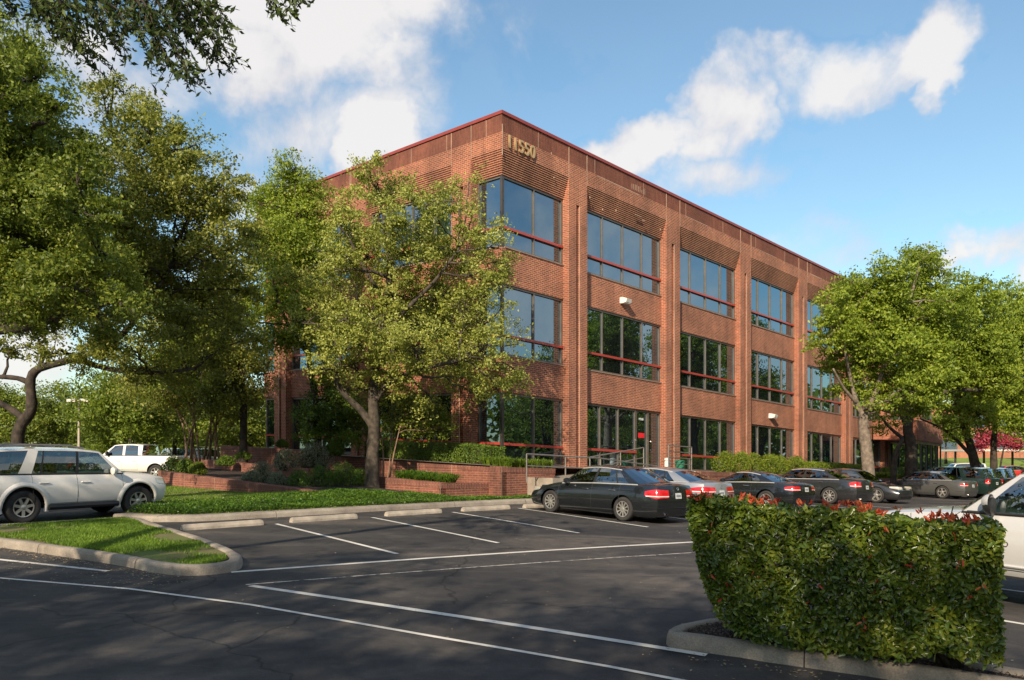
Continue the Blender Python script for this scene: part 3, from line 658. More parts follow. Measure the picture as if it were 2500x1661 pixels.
brick_wall([w3a, P3, P3+DR*2.95], zt3, low, label='tall brick planter wall with a corner, below the long clipped hedge')
q4 = Vector((-2.5, 27.25)); zt4 = lambda p: 1.13+TILT*(p.x+2.5)
brick_wall([q4+DL*3.6, q4, q4+DR*2.36], zt4, low, label='low brick planter with strap leaved plants beside the oak trunk')
w1 = Vector((-5.6, 24.55)); zt1 = lambda p: .90-.053*(p.x+5.6)
brick_wall([w1+DL*13.4, w1], zt1, low, label='long low brick wall sinking into the lawn, lowest of the terraces')
w2 = Vector((-8.3, 32.3))
brick_wall([w2+DL*11.5, w2+DL*.0], lambda p: 1.51+TILT*(p.x+8.3), low, label='middle brick terrace wall behind the grey shrubs')
w0 = Vector((-9.6, 36.0))
brick_wall([w0+DL*8, w0], lambda p: 2.30+TILT*(p.x+9.6), low, label='short back terrace wall under the left building windows')
# right planter along the cars
r0 = C0+DR*9.0+NR*3.4; zt5 = lambda p: 1.37+TILT*(p.x-8)
r1 = r0+DR*44
def zt5(p): return 1.37-.05*(p.x-8)
brick_wall([r0-NR*1.6, r0, r1], zt5, low, label='long brick planter wall behind the row of parked cars')
# soil in the tiers and terrace paving
def bed(name, poly, zf, m, label, cat='planting bed'):
    return sheet(name, [(p[0], p[1]) for p in poly], 0, m, label, cat, zf=lambda x, y: zf(Vector((x, y))))
bed('upper_bed', [P3+DL*.15+Vector((0, .2)), P3+DR*2.8+DL*.15, P3+DR*2.8+DL*2.2, P3+DR*2.1+DL*13.4, w3a+DR*.2], lambda p: zt3(p)-.08, SOIL, 'dark soil of the upper planter under the clipped hedge')
bed('small_bed', [q4+DL*.15+DR*.15, q4+DR*2.2+DL*.15, q4+DR*2.6+DL*3.6, q4+DL*3.6+DR*.15], lambda p: zt4(p)-.1, SOIL, 'soil of the low planter by the oak')
bed('middle_bed', [w1+DR*.2+DL*.3, w1+DR*3.2+DL*.3, w2+DL*.0-DR*.1, w2+DL*11-DR*.1, w1+DL*13.2+DR*.2], lambda p: zt1(p)-.12+.05*max(0, p.dot(Vector((.7, .714)))-13.6), SOIL, 'mulched bed between the two lower terrace walls')
bed('back_bed', [w2+DR*.2, w3a-DR*.1+DL*-4, w0-DR*.1, w0+DL*8-DR*.1, w2+DL*11+DR*.2], lambda p: 1.51+TILT*(p.x+8.3)-.1, SOIL, 'mulched bed of the middle terrace')
bed('terrace', [C0+NR*1.2+NL*1.9, C0+DR*9+NR*1.3, C0+DR*52+NR*1.2, C0+DR*52-NR*2, C0+DR*.8+DL*.8, C0+DL*19+DR*1, C0+DL*24+NL*2.0, C0+DL*8+NL*2.0], lambda p: CZ+FLOOR-.03+TILT*p.x, CONC, 'concrete terrace round the foot of the office building', 'terrace')
bed('car_side_bed', [r0+NL*0-NR*.2, r1-NR*.2, r1-NR*2.4, r0-NR*2.2], lambda p: zt5(p)-.1, SOIL, 'soil of the long planter behind the parked cars')

# ramp, landing and rails
def FP(s, o, z): p = C0+DR*s+NR*o; return Vector((p.x, p.y, z))
fz = lambda s, o: FP(s, o, 0).x*TILT+CZ+FLOOR
rp = MB()
def slab(mb, s0, s1, o0, o1, z00, z11, bot=.0):
    t = [FP(s0, o0, z00), FP(s1, o0, z11), FP(s1, o1, z11), FP(s0, o1, z00)]; b_ = [Vector((v.x, v.y, bot)) for v in t]
    mb.poly(t[::-1]); 
    for k in range(4): mb.poly([b_[k], b_[(k+1) % 4], t[(k+1) % 4], t[k]][::-1])
slab(rp, 7.6, 12.4, -.25, 1.55, fz(7.6, 0), fz(12.4, 0)); slab(rp, 1.2, 7.6, .3, 1.5, fz(1.2, 0)-.45, fz(7.6, 0)-.002)
slab(rp, -.4, 1.2, .3, 3.0, fz(0, 1)-.42, fz(1.2, 1)-.46); slab(rp, 1.2, 7.4, 1.56, 2.9, fz(1.2, 1)-.46, .42)
rp = rp.build('entrance_ramp', CONC); tag(rp, 'tan concrete switchback ramp and landing leading to the glass entrance door', 'ramp')
def rail(name, pts, posts, label, rails=(0,), r=.028, grp='metal pipe rails at the entrance'):
    root = empty(name, tuple(pts[0]), 0, label, 'railing', grp); off = pts[0]
    mb = MB()
    for k, dz in enumerate(rails): mb.tube([p-off-Vector((0, 0, dz)) for p in pts], r if k == 0 else r*.8, 8)
    mb.build('rail', METALR, root)
    for p, bz in posts:
        q = MB(); q.cyl(p-off, Vector((p.x, p.y, bz))-off, r, n=8); q.build('post', METALR, root)
A0, A1 = FP(3.6, 1.5, 1.99), FP(7.4, 1.5, 2.41)
rail('handrail', [A0, A1], [(A0, 1.0), (A0.lerp(A1, .55), 1.0), (A1, 1.3)], 'sloping pipe handrail rising to the entrance door, behind the descending one', (0, .45))
B0, B1, B2 = FP(-1.35, 2.6, 2.12), FP(2.9, 2.6, 1.95), FP(6.8, 2.6, 1.6)
rail('handrail', [B0, B1, B2], [(B0, 1.1), (B0.lerp(B1, .5), 1.0), (B1, .9), (B2, .5)], 'long pipe handrail descending to the right from the brick planter corner', (0, .42))
E0, E1 = FP(9.4, 1.48, 2.52), FP(11.4, 1.48, 2.45)
rail('guard_rail', [E0, E1], [(E0, 1.2), (E1, 1.2)], 'square metal guard rail with four bars in front of the entrance door', (0, .28, .56, .84))
# ash bin and green bin at the rail
b_ = MB(); p = FP(9.75, 1.2, 0); z0 = fz(9.75, 1.2); b_.lathe((0, 0, 0), (0, 0, 1), [(.0, 0), (.13, 0), (.14, .02), (.14, .42), (.11, .46), (.11, .5), (.15, .52), (.15, .58), (.06, .62), (0, .62)], 20)
o = b_.build('ash_bin', WHITEM, merge=True, auto=30); o.location = (p.x, p.y, z0); tag(o, 'small white round ash bin behind the guard rail by the door', 'bin')
b_ = MB(); p = FP(10.9, 1.15, 0); b_.lathe((0, 0, 0), (0, 0, 1), [(0, 0), (.2, 0), (.24, .4), (.26, .42), (.26, .46), (.18, .5), (0, .52)], 20)
o = b_.build('green_bin', GREENP, merge=True, auto=30); o.location = (p.x, p.y, z0); tag(o, 'green plastic tub behind the guard rail beside the hedge', 'bin')

# ------------------------------------------------------------------ cars
def wheel(parent, x, y, r, w, spoke, nsp, side, rimfrac=.66, dia2=None):
    "side=+1: outer face towards +y"
    t = MB(); s = side
    t.lathe((x, y, r), (0, s, 0), [(r*rimfrac, -w*.5), (r*.86, -w*.5), (r*.97, -w*.4), (r, -w*.25), (r, w*.25), (r*.97, w*.42), (r*.88, w*.5), (r*.76, w*.47), (r*rimfrac, w*.40)], 32)
    tb = t.build('wheel', RUBBER, parent, merge=True, auto=50)
    d = MB(); d.lathe((x, y, r), (0, s, 0), [(r*rimfrac, w*.42), (r*rimfrac*.96, w*.30), (r*rimfrac*.93, w*.05), (0, w*.04)], 28); d.build('rim_well', RIMD, tb, merge=True, auto=40)
    q = MB(); R0 = r*rimfrac
    q.lathe((x, y, r), (0, s, 0), [(R0*1.0, w*.40), (R0*.98, w*.455), (R0*.90, w*.44), (R0*.90, w*.34)], 32)
    q.lathe((x, y, r), (0, s, 0), [(R0*.26, w*.28), (R0*.26, w*.40), (R0*.18, w*.44), (0, w*.44)], 16)
    for k in range(nsp):
        a = 2*math.pi*k/nsp+.2; ca, sa = math.cos(a), math.sin(a); hw0, hw1 = R0*spoke*1.1, R0*spoke
        def pt(rad, tt, o): return (x+ca*rad-sa*tt, y+s*o, r+sa*rad+ca*tt)
        f = [pt(R0*.2, -hw0, w*.40), pt(R0*.2, hw0, w*.40), pt(R0*.93, hw1, w*.43), pt(R0*.93, -hw1, w*.43)]; bk = [pt(R0*.2, -hw0, w*.26), pt(R0*.2, hw0, w*.26), pt(R0*.93, hw1, w*.30), pt(R0*.93, -hw1, w*.30)]
        q.poly(f); 
        for i in range(4): q.poly([f[i], f[(i+1) % 4], bk[(i+1) % 4], bk[i]])
    q.build('rim', RIM, tb, auto=35)
    return tb
def smt(x, tab, d=.05):
    X = [a for a, _ in tab]; Z = [b_ for _, b_ in tab]
    return float(np.mean([np.interp(x+k*d, X, Z) for k in (-2, -1, 0, 1, 2)]))
def car(label, cat, P, group=None, name='parked_car'):
    root = empty(name, (0, 0, 0), 0, label, cat, group)
    Ln, Wd, wb, fo, r = P['L'], P['W'], P['wb'], P['fo'], P['r']; gc = P.get('gc', .2); Ra = P.get('Ra', r+.06); X0 = fo+wb/2
    ax = (fo, fo+wb); top, side = P['top'], P['side']; pm = P['paint']; nose, tail = P.get('nose', [(0, .12), (.45, 0), (.7, .05), (1.2, .3)]), P.get('tail', [(0, .12), (.5, 0), (.8, .04), (1.2, .14)])
    rd = P.get('round', .16); wq = P.get('wq', [(0, .90), (.10, .955), (.3, .99), (.5, 1.0), (.68, .985), (.86, .955), (1.0, .90)])
    def hw(x):
        a = max(0, 1-x/.75); b_ = max(0, 1-(Ln-x)/.75); return Wd/2*(1-rd*a**2.2-rd*.85*b_**2.2)
    def zs(x): return smt(x, side)
    def zt(x): return smt(x, top)
    def lean(x, z):
        a = max(0, 1-x/.8); b_ = max(0, 1-(Ln-x)/.8)
        return x+np.interp(z, *zip(*nose))*a-np.interp(z, *zip(*tail))*b_
    def yq(x, z): return hw(x)*float(np.interp((z-gc)/max(.05, zs(x)-gc), *zip(*wq)))
    def SP(x, z, s, off=0.): return Vector((X0-lean(x, z), s*(yq(x, z)+off), z))
    st = set(np.round(np.linspace(0, Ln, 64), 4))
    for a in ax:
        for k in np.linspace(-1, 1, 21): st.add(round(a+Ra*math.sin(k*math.pi/2), 4))
        st.add(a-Ra-.004); st.add(a+Ra+.004)
    st = sorted(s for s in st if 0 <= s <= Ln)
    fr = [0, .05, .14, .26, .4, .54, .68, .8, .9, 1.0]
    def ring(x):
        zb = gc
        for a in ax:
            if abs(x-a) <= Ra+1e-6: zb = max(zb, r+math.sqrt(max(0, Ra*Ra-(x-a)**2)))
        z1 = zs(x); pts = []
        for q in fr:
            z = zb+(z1-zb)*q; pts.append((yq(x, z), z))
        h = hw(x); z2 = max(zt(x), z1+.005)
        for fy, fz in ((.84, .35), (.66, .68), (.4, .9), (0, 1)): pts.append((h*fy, z1+(z2-z1)*fz))
        return pts
    body = MB(); rings = [ring(x) for x in st]
    for s in (1, -1): body.grid([[(X0-lean(x, z), s*y, z) for y, z in rg] for x, rg in zip(st, rings)])
    bow = P.get('bow', .09)
    def cap(rg, x, sg):
        rows = []
        for y, z in rg: rows.append([(X0-lean(x, z)+sg*bow*(1-t*t)*min(1, y/.5), t*y, z) for t in (-1, -.8, -.5, -.2, 0, .2, .5, .8, 1)])
        return rows
    body.grid(cap(rings[0], st[0], 1)); body.grid(cap(rings[-1], st[-1], -1))
    def CP(t, z, rear, off=0.):
        x = Ln if rear else 0; y = yq(x, z); sg = -1 if rear else 1
        return Vector((X0-lean(x, z)+sg*(bow*(1-t*t)+off), t*y, z))
    bo = body.build('body', pm, root, merge=True, auto=32)
    # underside and wheel wells
    u = MB(); u.box((X0-Ln+.35, -Wd/2+.26, gc-.02), (X0-.35, Wd/2-.26, zs(Ln/2)-.16)); u.box((X0-ax[1]+Ra+.02, -Wd/2+.1, gc-.03), (X0-ax[0]-Ra-.02, Wd/2-.1, gc+.12))
    u.build('underbody', BLKP, root)
    # greenhouse
    gh = P['gh']; cols = gh['cols']; zr = lambda x: smt(x, gh['roof'], .08); ytf = gh.get('yt', .74); crown = gh.get('crown', .045); rows = [0, .045, .2, .45, .7, .925, 1.0]; blg = gh.get('bulge', .02)
    sc = []
    for k in range(len(cols)-1):
        n = 3 if cols[k][2] == 'g' else 1
        for q in range(n):
            t = q/n; sc.append((cols[k][0]*(1-t)+cols[k+1][0]*t, cols[k][1]*(1-t)+cols[k+1][1]*t, cols[k][2]))
    sc.append((cols[-1][0], cols[-1][1], 'p'))
    xb0, xb1, xt0, xt1 = sc[0][0], sc[-1][0], sc[0][1], sc[-1][1]
    def ybt(x): return hw(x)*.885
    def ytp(x):
        t = (x-xt0)/(xt1-xt0); return Wd/2*ytf*(1-.06*abs(2*t-1)**3)
    def gpt(xb, xt, v, s):
        yb_, yt_ = ybt(xb), ytp(xt); zb_, zt_ = zs(xb)+.004, zr(xt)-crown
        return Vector((X0-(xb+(xt-xb)*v), s*(yb_+(yt_-yb_)*v+blg*math.sin(math.pi*v)), zb_+(zt_-zb_)*v))
    pa, gl, bk = MB(), MB(), MB(); wins = []; bks = []
    for s in (1, -1):
        gm = None
        for j in range(len(sc)-1):
            kd = sc[j][2]
            for i in range(len(rows)-1):
                q = [gpt(sc[j][0], sc[j][1], rows[i], s), gpt(sc[j+1][0], sc[j+1][1], rows[i], s), gpt(sc[j+1][0], sc[j+1][1], rows[i+1], s), gpt(sc[j][0], sc[j][1], rows[i+1], s)]
                if s < 0: q = q[::-1]
                isg = kd == 'g' and 0 < i < len(rows)-2
                if isg and (j == 0 or sc[j-1][2] != 'g' or abs(sc[j][0]-[c for c in cols if c[0] <= sc[j][0]+1e-6][-1][0]) < 1e-6) and i == 1: gm = MB(); wins.append(gm)
                if not isg and kd == 'b' and i == 0: bks.append(MB())
                (gm if isg else (pa if kd == 'p' or i in (len(rows)-2,) else (bks[-1] if kd == 'b' else bk))).poly(q)
    T = [-1, -.93, -.6, -.3, 0, .3, .6, .93, 1]
    def endp(xb, xt, v, t, sg, bb, bt):
        p = gpt(xb, xt, v, 1); z0 = p.z; zc = zt(xb) if v == 0 else z0
        return Vector((p.x+sg*((bb*(1-v)+bt*v)*(1-t*t)), p.y*t, z0+(max(zt(xb)-zs(xb), 0)*(1-v)+crown*v)*(1-t*t)))
    fg, rg_ = MB(), MB()
    for (xb, xt, sg, bb, bt, gmb) in ((xb0, xt0, 1, gh.get('bf', .22), .10, fg), (xb1, xt1, -1, gh.get('br', .16), .06, rg_)):
        for j in range(len(T)-1):
            for i in range(len(rows)-1):
                q = [endp(xb, xt, rows[i], T[j], sg, bb, bt), endp(xb, xt, rows[i], T[j+1], sg, bb, bt), endp(xb, xt, rows[i+1], T[j+1], sg, bb, bt), endp(xb, xt, rows[i+1], T[j], sg, bb, bt)]
                if sg < 0: q = q[::-1]
                (gmb if 0 < j < len(T)-2 and 0 < i < len(rows)-2 else pa).poly(q)
    rr = []
    for j, (xb, xt, _) in enumerate(sc):
        f0 = max(0, 1-j/3)*.10; f1 = max(0, 1-(len(sc)-1-j)/3)*.06; e = gpt(xb, xt, 1, 1)
        rr.append([(e.x+(f0-f1)*(1-t*t), e.y*t, e.z+crown*(1-t*t)) for t in T])
    pa.grid(rr)
    pa.build('roof', P.get('roofpaint', pm), root, merge=True, auto=38)
    for q in bks: q.build('window_pillar', BLKP, root)
    if bk.v: bk.build('window_seal', BLKP, bo)
    gm_ = P.get('glass', CGLASSD)
    for g in wins: g.build('side_window', gm_, root)
    fg.build('windscreen', gm_, root); rg_.build('rear_window', P.get('rearglass', gm_), root)
    # belt trim
    if gh.get('trim', True):
        for s in (1, -1):
            m = MB(); xs_ = np.linspace(xb0+.02, xb1-.02, 14)
            c0 = [gpt(x, x, 0, s)+Vector((0, s*.008, .012)) for x in xs_]
            m.tube(c0, .018, 5)
            if gh['trim'] == 'full': m.tube([gpt(a, b_, .95, s)+Vector((0, s*.008, 0)) for a, b_, _ in sc], .016, 5)
            m.build('window_trim', TRIM if gh.get('chrome', True) else BLKP, root)
    # door shut lines, handles
    dl = MB()
    for x in P.get('doors', []):
        for s in (1, -1): dl.tube([SP(x, z, s, -.0015) for z in np.linspace(gc+.08, zs(x)-.005, 9)], .0055, 4)
    for s in (1, -1):
        if P.get('doors'): dl.tube([SP(x, gc+.085, s, -.0015) for x in np.linspace(min(P['doors']), max(P['doors']), 9)], .004, 4)
    if dl.v: dl.build('shut_line', BLKP, bo)
    for x, z in P.get('handles', []):
        for s in (1, -1):
            m = MB(); a = SP(x-.1, z, s, .022); b_ = SP(x+.1, z, s, .022); m.tube([SP(x-.11, z, s, -.01), a, b_, SP(x+.11, z, s, -.01)], .015, 6); m.build('door_handle', P.get('handlem', pm), root)
    # mirrors
    mz = P.get('mz', .08); mxx = xb0+P.get('mx', .30); ms_ = P.get('ms', 1.)
    for s in (1, -1):
        m = MB(); c_ = gpt(mxx, mxx, 0, s)+Vector((0, s*.14*ms_, mz)); m.lathe(c_+Vector((.07*ms_, 0, 0)), (-1, 0, 0), [(0, 0), (.06*ms_, .01), (.098*ms_, .06*ms_), (.105*ms_, .13*ms_), (.09*ms_, .14*ms_), (0, .135*ms_)], 12)
        m.cyl(gpt(mxx, mxx, 0, s)+Vector((.02, 0, .01)), c_+Vector((0, -s*.07, -.02)), .025)
        for i, v in enumerate(m.v): m.v[i] = (v[0], c_.y+(v[1]-c_.y)*1.05, c_.z+(v[2]-c_.z)*P.get('mtall', .8))
        m.build('mirror', P.get('mirrorm', pm), root, merge=True, auto=40)
    # lamps
    tl = P.get('tail_l', (.28, .30, .72, .88))  # reach on side, reach on cap, z0, z1
    hl = P.get('head_l', (.42, .30, .60, .74))
    for s in (1, -1):
        for rear, (rs, rc, z0, z1), mt, nm in ((True, tl, TAIL, 'taillight'), (False, hl, HEADL, 'headlight')):
            m = MB(); gr = []; xe = Ln if rear else 0
            taper = P.get('taper', .55)
            for u_ in np.linspace(0, 1, 7):      # along the side towards the end
                zz = (z0+z1)/2; hh = (z1-z0)/2*(1-taper*(1-u_)**1.5); x = xe+(-1 if rear else 1)*rs*(1-u_)
                gr.append([SP(x, zz+hh*k+(0 if rear else .03*(1-u_)), s, .008) for k in (-1, -.5, 0, .5, 1)])
            tin = 1-rc/(Wd/2)
            for u_ in np.linspace(.03, 1, 6):
                t = 1-(1-tin)*u_; zz = (z0+z1)/2; hh = (z1-z0)/2*(1-.15*u_); gr.append([CP(s*t, zz+hh*k, rear, .010) for k in (-1, -.5, 0, .5, 1)])
            m.grid(gr if s > 0 else gr[::-1]); m.build(nm, mt, root, smooth=True)
            if rear:
                m = MB(); gr = []
                for u_ in np.linspace(0, 1, 6):
                    x = Ln-rs*.9*(1-u_); zz = z0+(z1-z0)*.24; gr.append([SP(x, zz+k, s, .013) for k in (-.014, .014)])
                for u_ in np.linspace(.05, 1, 5): t = 1-(1-tin)*u_; gr.append([CP(s*t, z0+(z1-z0)*.24+k, True, .016) for k in (-.014, .014)])
                m.grid(gr if s > 0 else gr[::-1]); m.build('reversing_strip', TAILW, root)
    # plate, bumper crease, tail pipe, grille
    pz = P.get('pz', .78)
    m = MB(); m.grid([[CP(t, z, True, .014) for t in (-.17, 0, .17)] for z in (pz-.075, pz+.075)]); pl = m.build('number_plate', PLATE, root)
    m = MB(); m.grid([[CP(t, z, True, .017) for t in (-.12, 0, .12)] for z in (pz-.03, pz+.028)]); m.build('plate_smudge', BLKP if False else simple('plate_grey', (.2, .22, .25), .6, var=.6, scale=60), pl)
    m = MB(); m.grid([[CP(t, z, False, .012) for t in np.linspace(-.62, .62, 7)] for z in P.get('grille', (.45, .62))]); m.build('grille', BLKP, root)
    m = MB(); m.grid([[CP(t, z, False, .014) for t in np.linspace(-.7, .7, 7)] for z in (gc+.04, gc+.13)]); m.build('lower_grille', BLKP, root)
    m = MB(); bz = P.get('bz', gc+.24); m.tube([SP(Ln-x, bz, 1, .002) for x in (.45, .3, .15, .05)]+[CP(t, bz, True, .003) for t in np.linspace(.97, -.97, 9)]+[SP(Ln-x, bz, -1, .002) for x in (.05, .15, .3, .45)], .006, 4); m.build('bumper_crease', BLKP, bo)
    if P.get('emblem', True):
        m = MB(); ez = P.get('ez', (pz+zs(Ln-.05))/2+.04); c_ = CP(0, ez, True, .012); m.lathe(c_, (-1, 0, .1), [(.034, .004), (.042, .010), (.050, .004)], 20); m.tube([c_+Vector((-.008, -.03, .03)), c_+Vector((-.008, -.012, -.035)), c_+Vector((-.008, 0, 0)), c_+Vector((-.008, .012, -.035)), c_+Vector((-.008, .03, .03))], .005, 4) if P.get('vw') else None; m.build('emblem', CHROME, root)
    if P.get('pipe', True):
        m = MB(); c_ = CP(.62, gc+.07, True, -.05); m.lathe(c_, (-1, 0, 0), [(.036, .0), (.036, .10), (.03, .10), (.03, .02)], 14); m.build('tail_pipe', CHROME, root)
    # cabin
    if P.get('cabin', True):
        m = MB(); zb_ = zs(Ln/2)-.1; s0 = xb0+(xb1-xb0)*.46; s1 = xb0+(xb1-xb0)*.76
        for sx in ((s0, s1) if P.get('rearseat', True) else (s0,)):
            for y in (-.37, .37):
                m.box((X0-sx-.06, y-.24, zb_-.2), (X0-sx+.06, y+.24, zb_+.2)); m.box((X0-sx-.04, y-.12, zb_+.24), (X0-sx+.04, y+.12, zb_+.40)); m.box((X0-sx-.01, y-.05, zb_+.2), (X0-sx+.01, y+.05, zb_+.24))
        m.box((X0-xb0-.55, -.62, zb_-.1), (X0-xb0-.12, .62, zb_+.06))
        so = m.build('seats', SEATM, root, bevel=.03)
        m = MB(); c_ = Vector((X0-xb0-.72, .37, zb_+.09)); m.tube([c_+Vector((.06*math.cos(a), .18*math.sin(a), .18*math.cos(a))) for a in np.linspace(0, 2*math.pi, 19)], .014, 6, False); m.build('steering_wheel', BLKP, root)
    ww = P.get('ww', .22); nsp = P.get('nsp', 10); spk = P.get('spk', .09)
    for a in ax:
        for s in (1, -1): wheel(root, X0-a, s*(Wd/2-ww/2-.02), r, ww, spk, nsp, s, P.get('rf', .66))
    return root, dict(SP=SP, CP=CP, X0=X0, gpt=gpt, zs=zs, zt=zt, hw=hw, Ln=Ln)
def park(root, wx, wy, yaw, wb, W_, axle, side):
    "put the car so that the wheel (axle 'r'/'f', side +1 left/-1 right) stands at wx, wy"
    f = Vector((math.cos(yaw), math.sin(yaw))); l = Vector((-f.y, f.x)); c = Vector((wx, wy))-l*side*(W_/2-.1)-f*((wb/2) if axle == 'f' else -wb/2)
    root.matrix_world = gmat(c.x, c.y, yaw); return root
def H(dx, dy): return math.atan2(dy, dx)
SED = dict(L=4.87, W=1.83, wb=2.80, fo=.95, r=.33, Ra=.385, gc=.19, paint=PB, nsp=10, spk=.085,
    top=[(0, .60), (.12, .72), (.5, .83), (1.0, .93), (1.45, .99), (3.9, 1.06), (4.2, 1.075), (4.7, 1.065), (4.87, 1.03)],
    side=[(0, .58), (.3, .70), (.9, .82), (1.5, .90), (2.6, .955), (3.7, .985), (4.5, 1.0), (4.87, .99)],
    gh=dict(roof=[(1.3, 1.30), (1.95, 1.42), (2.5, 1.485), (3.0, 1.48), (3.5, 1.43), (4.0, 1.3)], cols=[(1.36, 2.02, 'p'), (1.50, 2.08, 'g'), (2.56, 2.66, 'b'), (2.66, 2.74, 'g'), (3.48, 3.24, 'b'), (3.54, 3.28, 'g'), (3.92, 3.34, 'p'), (4.22, 3.42, 'p')], trim='full', yt=.66, bulge=.03),
    doors=[1.28, 2.6, 3.62], handles=[(2.36, .80), (3.36, .82)], tail_l=(.36, .46, .68, .92), head_l=(.45, .3, .60, .73), pz=.75, vw=True, ez=.93, handlem=CHROME, glass=carglass('sedan_glass', (.13, .15, .14), .14), rearglass=CGLASSD)
def var(base, **kw):
    d = dict(base); gh = kw.pop('gh', None); d.update(kw)
    if gh: g = dict(base['gh']); g.update(gh); d['gh'] = g
    return d
ROW = 'cars parked nose in along the brick planter'
c1, _ = car('black sedan with dusty tyres and silver ten spoke wheels, nearest in the row', 'car', SED, ROW)
park(c1, 3.03, 21.5, H(-.665, .747), 2.8, 1.83, 'r', 1)
LEX = var(SED, L=4.66, W=1.81, r=.335, paint=PS, nsp=15, spk=.05, rf=.72, fo=.85, tail_l=(.62, .55, .74, .93), taper=.95, vw=False,
    top=[(0, .58), (.12, .70), (.5, .80), (1.0, .90), (1.4, .97), (3.7, 1.05), (4.1, 1.085), (4.5, 1.08), (4.66, 1.05)], side=[(0, .56), (.3, .68), (.9, .80), (1.5, .88), (2.6, .95), (3.5, 1.0), (4.3, 1.02), (4.66, 1.01)],
    gh=dict(cols=[(1.32, 1.95, 'p'), (1.46, 2.0, 'g'), (2.45, 2.5, 'b'), (2.55, 2.58, 'g'), (3.25, 3.05, 'b'), (3.30, 3.08, 'g'), (3.62, 3.15, 'p'), (4.12, 3.32, 'p')], roof=[(1.3, 1.28), (1.9, 1.39), (2.4, 1.44), (2.9, 1.43), (3.4, 1.36), (3.9, 1.22)], trim='full'))
c2, _ = car('silver sedan with pointed wraparound tail lamps between two dark cars', 'car', LEX, ROW)
park(c2, 4.83, 23.5, H(-.665, .747), 2.8, 1.81, 'r', 1)
COUPE = var(SED, L=4.55, W=1.78, wb=2.70, fo=.85, paint=PB, rf=.68, nsp=7, tail_l=(.30, .42, .70, .86), doors=[1.3, 2.95], handles=[(2.75, .80)], vw=False, glass=CGLASS, cabin=True,
    top=[(0, .55), (.12, .66), (.5, .76), (1.0, .85), (1.45, .92), (3.6, .98), (3.9, 1.0), (4.4, .98), (4.55, .93)], side=[(0, .52), (.3, .64), (.9, .76), (1.5, .84), (2.6, .90), (3.6, .93), (4.3, .93), (4.55, .90)],
    gh=dict(cols=[(1.5, 2.2, 'p'), (1.66, 2.24, 'g'), (2.9, 2.6, 'b'), (2.93, 2.62, 'g'), (3.35, 2.9, 'p'), (3.85, 3.1, 'p')], roof=[(1.5, 1.2), (2.1, 1.30), (2.5, 1.335), (2.9, 1.31), (3.3, 1.2)], trim='full', yt=.62))
c3, _ = car('low black coupe with chrome window line, third car from the left in the row', 'car', COUPE, ROW)
park(c3, 8.95, 27.85, H(-.665, .747), 2.7, 1.78, 'r', 1)
CHAR = var(SED, L=4.95, paint=PC, fo=.95, wb=2.88, r=.35, rf=.70, nsp=9, spk=.07, tail_l=(.26, .36, .74, .98), vw=False, doors=[1.3, 2.62, 3.66], handles=[(2.38, .88), (3.42, .90)],
    top=[(0, .62), (.12, .76), (.5, .88), (1.0, .97), (1.45, 1.03), (3.95, 1.10), (4.4, 1.12), (4.8, 1.10), (4.95, 1.06)], side=[(0, .6), (.3, .74), (.9, .86), (1.5, .94), (2.6, .98), (3.7, 1.01), (4.6, 1.02), (4.95, 1.0)])
c4, _ = car('charcoal sedan with chrome sill line and bright multi spoke wheels, right of the low coupe', 'car', CHAR, ROW)
park(c4, 13.2, 32.9, H(-.665, .747), 2.88, 1.83, 'r', 1)
INF = var(SED, L=4.7, paint=PC, r=.345, rf=.72, nsp=5, spk=.15, vw=False, head_l=(.38, .30, .64, .76), gh=dict(trim=True), glass=CGLASSD,
    top=[(0, .55), (.12, .66), (.5, .80), (1.0, .91), (1.45, .98), (3.8, 1.03), (4.1, 1.04), (4.6, 1.02), (4.7, .98)])
c5, _ = car('dark grey sedan backed in, pale headlamp facing the aisle', 'car', INF)
park(c5, 16.3, 35.4, H(.665, -.747), 2.8, 1.83, 'f', -1)
CON = var(SED, L=4.9, paint=PG, r=.345, rf=.68, nsp=5, spk=.13, vw=False, glass=CGLASSD, tail_l=(.24, .3, .72, .88))
c6, _ = car('dusty grey sedan under the right hand trees, facing left', 'car', CON)
park(c6, 23.5, 43.2, H(-.60, .80), 2.8, 1.83, 'r', 1)
SUVP = dict(L=4.70, W=1.93, wb=2.79, fo=.80, r=.39, Ra=.475, gc=.36, paint=PW, nsp=7, spk=.13, rf=.60, ww=.27, round=.09, taper=.2,
    top=[(0, .98), (.1, 1.07), (.5, 1.13), (1.0, 1.17), (1.4, 1.19), (4.0, 1.20), (4.75, 1.2), (4.83, 1.18)], side=[(0, .97), (.25, 1.04), (.9, 1.09), (1.4, 1.10), (2.6, 1.12), (4.0, 1.14), (4.83, 1.14)],
    gh=dict(roof=[(1.4, 1.66), (1.8, 1.72), (2.2, 1.77), (3.4, 1.79), (4.5, 1.74), (4.8, 1.70)], cols=[(1.17, 1.73, 'p'), (1.32, 1.80, 'g'), (2.31, 2.27, 'b'), (2.39, 2.33, 'g'), (3.17, 3.07, 'b'), (3.22, 3.10, 'g'), (3.40, 3.20, 'p'), (3.70, 3.42, 'g'), (4.42, 4.30, 'p'), (4.62, 4.46, 'p')], trim=True, chrome=False, yt=.80, crown=.04, bulge=.02),
    nose=[(0, .2), (.5, .02), (.8, 0), (1.0, .05), (1.3, .2)], tail=[(0, .15), (.55, 0), (1.2, .05)], doors=[1.23, 2.37, 3.40], handles=[(2.17, .93), (3.15, .94)], tail_l=(.16, .14, .85, 1.12), head_l=(.30, .36, .80, .96), grille=(.62, .9), pz=.9, glass=CGLASS, mirrorm=PW, mtall=.9, pipe=False, emblem=False)
s1, q1 = car('white sport utility vehicle with seven spoke wheels and roof rails at the left edge', 'car', SUVP)
